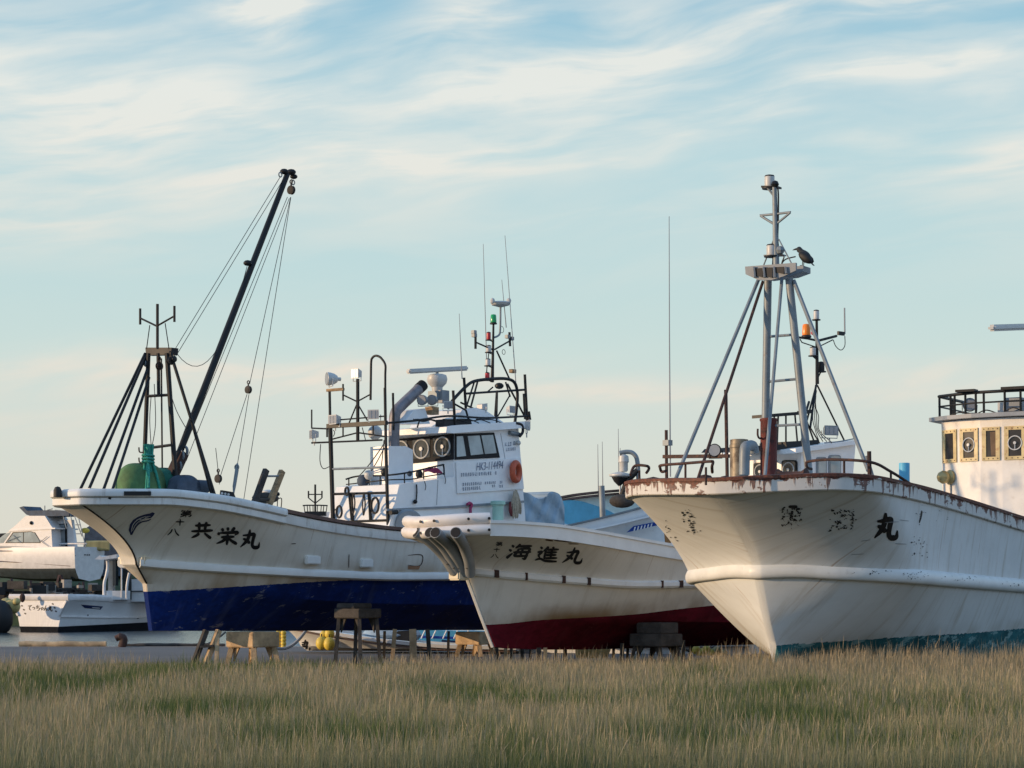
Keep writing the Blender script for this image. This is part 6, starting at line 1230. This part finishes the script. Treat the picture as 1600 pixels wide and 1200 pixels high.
house = MB().prism([cpx(-40, 856, .25), cpx(-12, 852, .25), cpx(10, 833, .25), cpx(18, 828, .25), cpx(80, 826, .25), cpx(82, 858, .25)], dP*2.3).build('cabin', m_far, cr_, smooth=0)
fly = MB().prism([cpx(14, 829, .3), cpx(24, 821, .3), cpx(40, 806, .3), cpx(70, 806, .3), cpx(80, 822, .3), cpx(84, 827, .3)], dP*2.2).build('flying_bridge', m_far, cr_, smooth=0)
MB().prism([cpx(14, 828.3, .2), cpx(86, 824.5, .2), cpx(86, 826.5, .2), cpx(14, 830.3, .2)], dP*2.4).build('roof_edge', m_far, cr_, smooth=0)
MB().prism([cpx(8, 848.5, .24), cpx(20, 831.5, .24), cpx(48, 830, .24), cpx(55, 832, .24), cpx(63, 845, .24), cpx(63.5, 848.5, .24)], dP*.02).build('window_frame', m_black, cr_, smooth=0)
for q in ([(11, 847.3), (21, 832.8), (36, 832), (36, 847.3)], [(37.5, 847.3), (37.5, 832), (48, 831.2), (54, 833), (61.5, 845.5), (62, 847.3)]): MB().prism([cpx(*p, .22) for p in q], dP*.02).build('window_pane', m_pane, cr_, smooth=0)
MB().prism([cpx(-12, 850, .24), cpx(8, 834, .24), cpx(17, 831.5, .24), cpx(5, 848.5, .24)], dP*.02).build('windscreen', m_pane, cr_, smooth=0)
MB().prism([cpx(30, 793, .5), cpx(36, 791, .5), cpx(42, 798, .5), cpx(80, 797, .5), cpx(108, 800, .5), cpx(108, 806, .5), cpx(50, 807, .5), cpx(41, 804, .5)], dP*1.8).build('folded_canopy', m_navycv, cr_, smooth=0)
for (a, b) in [((48, 799), (46, 809)), ((60, 799), (58, 809)), ((98, 803), (104, 826)), ((110, 803), (114, 826)), ((70, 790), (70, 800)), ((74, 797), (82, 795)), ((86, 797), (110, 799)), ((114, 800), (128, 838)), ((122, 806), (134, 856)), ((118, 820), (126, 820)), ((119, 834), (129, 834)), ((120, 848), (131, 848))]: rod('rail', m_galv, cr_, cpx(*a, .6), cpx(*b, .6), .05)
aft = MB().prism([cpx(82, 815, 1.3), cpx(112, 812, 1.3), cpx(118, 858, 1.3), cpx(82, 858, 1.3)], dP*.25).build('aft_bulkhead', m_far, cr_, smooth=0)
MB().prism([cpx(87, 819, 1.25), cpx(104, 818, 1.25), cpx(105, 857, 1.25), cpx(88, 857, 1.25)], dP*.03).build('door_frame', m_black, cr_, smooth=0)
MB().prism([cpx(89.5, 820, 1.2), cpx(101, 819.5, 1.2), cpx(101.5, 856, 1.2), cpx(90, 856, 1.2)], dP*.03).build('door', m_galv, cr_, smooth=0)
MB().ball(cpx(49, 817, .28), .14, 8).build('horn', m_black, cr_)
for (a, b) in [((60, 843), (76, 854)), ((64, 846), (74, 838)), ((20, 836), (32, 848)), ((30, 838), (10, 846))]: rod('grab_rail', m_galv, cr_, cpx(*a, .15), cpx(*b, .15), .03)
pipe('stern_rail', m_far, cr_, [cpx(88, 850, 1.0), cpx(110, 849.5, 1.0), cpx(135, 849.5, 1.0)], .07)
for k in range(3): MB().prism([cw(-.03, .9+k*.22, zc(865.5)), cw(-.03, 1.02+k*.22, zc(865.5)), cw(-.03, 1.02+k*.22, zc(867.5)), cw(-.03, .9+k*.22, zc(867.5))], dA*.02).build('transom_lettering', m_ink, cr_, smooth=0)
# cradle, props and clutter below it
ck = thing('boat_cradle', 'dark steel and timber cradle under white cabin cruiser', 'cradle', (C_(60, 925).x, DC, 1.5))
for (a, b, w) in [((0, 926), (130, 928), .3), ((10, 918), (120, 919), .25), ((-10, 934), (140, 935), .3)]: bar('beam', m_dkwood, ck, C_(*a, 1), C_(*b, .5), w, w)
for (a, b) in [((85, 928), (93, 899)), ((103, 928), (95, 899)), ((20, 926), (18, 905)), ((50, 928), (48, 908)), ((124, 930), (124, 912)), ((132, 930), (130, 910)), ((8, 932), (14, 908))]: bar('strut', m_dkrust, ck, C_(*a, -.3), C_(*b, .4), .16, .16)
q = random.Random(21)
cl_lab = ['dark oily box in clutter under cabin cruiser', 'grey concrete block in clutter under cabin cruiser', 'brown timber offcut in clutter under cabin cruiser']
for k in range(44):
    i = q.randint(0, 2); c = at(q.uniform(-5, 165), q.uniform(912, 938), DC-1.5+q.uniform(-1, 1.5)); s = q.uniform(.25, .75); a = q.uniform(0, 3)
    MB().box(c, (s*q.uniform(.8, 2.6), s, s*q.uniform(.5, 1.1)), (Vector((math.cos(a), math.sin(a), 0)), Vector((-math.sin(a), math.cos(a), 0)), UP)).build(['oily_box', 'concrete_block', 'timber_offcut'][i], [m_blackrub, m_conc, m_dkwood][i], None, loc=c, label=cl_lab[i], cat=['box', 'block', 'timber'][i], group=['oily boxes in the clutter under the cruiser', 'concrete blocks in the clutter under the cruiser', 'timber offcuts in the clutter under the cruiser'][i], bevel=.02)
nv = thing('stored_boat', 'boat under dark navy cover behind blue bow, right of cabin cruiser', 'boat', at(160, 900, 158))
MB().prism([at(130, 858, 158), at(133, 826, 158), at(142, 820, 158), at(160, 826, 158), at(190, 850, 158), at(190, 900, 158), at(130, 900, 158)], Vector((1, 4, 0))).build('cover', m_navycv, nv, smooth=0)
for k in range(4): MB().lathe(at(134, 848+k*3, 152), (1, .1, 0), [(.05, 0), (.16, .02), (.16, 1.6), (.05, 1.65)], 10).build('canvas_roll', M('ochre_canvas', (.40, .31, .13), .8, var=.2), None, loc=at(134, 848+k*3, 152), label='ochre canvas roll stacked behind stern of cabin cruiser', cat='roll', group='ochre canvas rolls in a stack')
MB().ball(at(133, 829, 153), .2, 10, (1.6, 1, 1)).build('float', m_yellow, None, loc=at(133, 829, 153), label='yellow float on rail behind cabin cruiser', cat='float')
MB().prism([at(-30, 835, 170), at(10, 833, 170), at(10, 850, 170), at(-30, 850, 170)], Vector((0, 3, 0))).build('shed', m_dkwood, None, loc=at(0, 850, 170), label='dark low shed behind windscreen of cabin cruiser', cat='shed')

# ------------------------------------------------------------------ the tall grass in front
def grass():
    g = np.random.default_rng(11)
    def vnoise(x, y, sc, seed):
        r = np.random.default_rng(seed).random((64, 64)); x = x/sc; y = y/sc; xi = np.floor(x).astype(int); yi = np.floor(y).astype(int); fx = x-xi; fy = y-yi
        fx = fx*fx*(3-2*fx); fy = fy*fy*(3-2*fy); G = lambda a, b: r[a % 64, b % 64]
        return (G(xi, yi)*(1-fx)+G(xi+1, yi)*fx)*(1-fy)+(G(xi, yi+1)*(1-fx)+G(xi+1, yi+1)*fx)*fy
    def fb(x, y, sc, seed): return .55*vnoise(x, y, sc, seed)+.3*vnoise(x, y, sc*.45, seed+1)+.15*vnoise(x, y, sc*.2, seed+2)
    N = 690000
    y = 18.5+(51.5-18.5)*g.random(N)**.92; hw = y*.235*1.38+2.0; x = (g.random(N)*2-1)*hw
    px = 800+F*x/y
    # keep the short turf strip on the left and the foreground of the quay low
    edge = 44.4+1.0*fb(x, y, 6, 50)+np.clip((px-560)/700, 0, 1)*1.0
    tall = np.clip((edge-y)/1.4, 0, 1)
    patch = fb(x, y*.45, 3.4, 3); patch2 = fb(x, y*.5, 1.1, 20)
    green = np.clip((patch-.56)*4+(patch2-.5)*1.2, 0, .8)
    for (gx, gy, gw, gh) in [(330, 1135, 170, 13), (860, 1121, 190, 9), (1210, 1146, 150, 13), (560, 1180, 190, 14), (1490, 1140, 170, 10), (1030, 1185, 120, 12), (690, 1098, 120, 6), (120, 1104, 110, 6), (1380, 1190, 140, 10)]:
        yc = F*CAMH/(gy-HOR); xc = (gx-800)/F*yc; rx = gw/F*yc; ry = yc*yc/(F*CAMH)*gh
        q = ((x-xc)/rx)**2+((y-yc)/ry)**2+(patch2-.5)*2.2+(patch-.5)*2; green = np.maximum(green, np.clip(1.9-q, 0, 1))
    green = np.where(tall < .25, np.maximum(green, .35+.5*patch2), green)
    hh = (.20+.32*fb(x, y, .9, 9))*(.50+.62*g.random(N)+.25*(g.random(N) < .06))*(1-.25*green)
    near3 = np.clip((px-1080)/160, 0, 1)*np.clip((y-37)/4, 0, 1)          # ranker growth round the right-hand hull
    hh = hh*(1+.28*near3); hh = hh*(.22+.78*tall)
    seed = g.random(N) < .15+.15*near3+.10*(y > 36); hh = np.where(seed & (tall > .5), hh*(1.2+.35*g.random(N)), hh)
    z0 = np.zeros(N)
    yaw = g.random(N)*2*np.pi; lean = g.normal(0, .15, N)*(1+1.6*(g.random(N) < .08))+.02; la = g.random(N)*2*np.pi; lx = np.cos(la)*lean*hh+.03*hh; ly = np.sin(la)*lean*hh
    wd = (.0011+.0014*g.random(N))*(1+.3*green)*(y/30)**.6; cx = np.cos(yaw)*wd; cy = np.sin(yaw)*wd
    V = np.zeros((N, 7, 3)); T = [0, .45, .78, 1.0]
    def P(t): return np.stack([x+lx*t*t, y+ly*t*t, z0+hh*t*(1-.06*t)], 1)
    p0, p1, p2, p3 = P(0), P(.45), P(.80), P(1.0); c = np.stack([cx, cy, np.zeros(N)], 1)
    sw = np.where(seed, .45, 1.0)[:, None]; top = np.where(seed, 1.55, .62)[:, None]
    V[:, 0] = p0-c*sw; V[:, 1] = p0+c*sw; V[:, 2] = p1-c*.9*sw; V[:, 3] = p1+c*.9*sw; V[:, 4] = p2-c*top; V[:, 5] = p2+c*top; V[:, 6] = p3
    idx = np.arange(N)[:, None]*7
    quads = np.concatenate([idx+np.array([0, 1, 3, 2]), idx+np.array([2, 3, 5, 4])], 0); tris = idx+np.array([4, 5, 6])
    dry = np.array([.52, .47, .27]); dry2 = np.array([.21, .185, .09]); grn = np.array([.055, .095, .028]); grn2 = np.array([.15, .18, .06]); sd_ = np.array([.40, .32, .20])
    r1_, r2_ = g.random((N, 1)), g.random((N, 1)); cd = dry*(1-r1_)+dry2*r1_; cg = grn*(1-r2_)+grn2*r2_
    gr = np.clip(green[:, None]+.16+.55*(g.random((N, 1))**1.5-.30), 0, 1); tip = cd*(1-gr)+cg*gr; tip = np.where(seed[:, None] & (gr < .8), sd_*(.7+.5*r1_), tip)
    mix_ = (g.random((N, 1)) < .60); root = np.where(mix_, cg, tip)
    colr = np.ones((N, 7, 4)); 
    for k in range(7): f = [0, 0, .5, .5, 1, 1, 1][k]; colr[:, k, :3] = root*(1-f)+tip*f
    me = bpy.data.meshes.new('grass'); nq, nt_ = len(quads), len(tris)
    me.vertices.add(N*7); me.vertices.foreach_set('co', V.reshape(-1))
    me.loops.add(nq*4+nt_*3); me.loops.foreach_set('vertex_index', np.concatenate([quads.reshape(-1), tris.reshape(-1)]).astype(np.int32))
    me.polygons.add(nq+nt_); me.polygons.foreach_set('loop_start', np.concatenate([np.arange(nq)*4, nq*4+np.arange(nt_)*3]).astype(np.int32))
    me.update(calc_edges=True)
    at_ = me.color_attributes.new('blade', 'FLOAT_COLOR', 'POINT'); at_.data.foreach_set('color', colr.reshape(-1).astype(np.float32))
    m, t, b = newmat('meadow_grass'); ca = t.nodes.new('ShaderNodeVertexColor'); ca.layer_name = 'blade'; t.links.new(ca.outputs[0], b.inputs['Base Color']); b.inputs['Roughness'].default_value = .75; b.inputs['Specular IOR Level'].default_value = .2
    tr_ = t.nodes.new('ShaderNodeBsdfTranslucent'); t.links.new(ca.outputs[0], tr_.inputs[0]); mx = t.nodes.new('ShaderNodeMixShader'); mx.inputs[0].default_value = .28
    out = [n for n in t.nodes if n.type == 'OUTPUT_MATERIAL'][0]; t.links.new(b.outputs[0], mx.inputs[1]); t.links.new(tr_.outputs[0], mx.inputs[2]); t.links.new(mx.outputs[0], out.inputs[0])
    me.materials.append(m); o = bpy.data.objects.new('grass', me); COL.objects.link(o)
    tag(o, 'tall dry meadow grass with green patches in front of the boats', 'grass', kind='stuff')
grass()
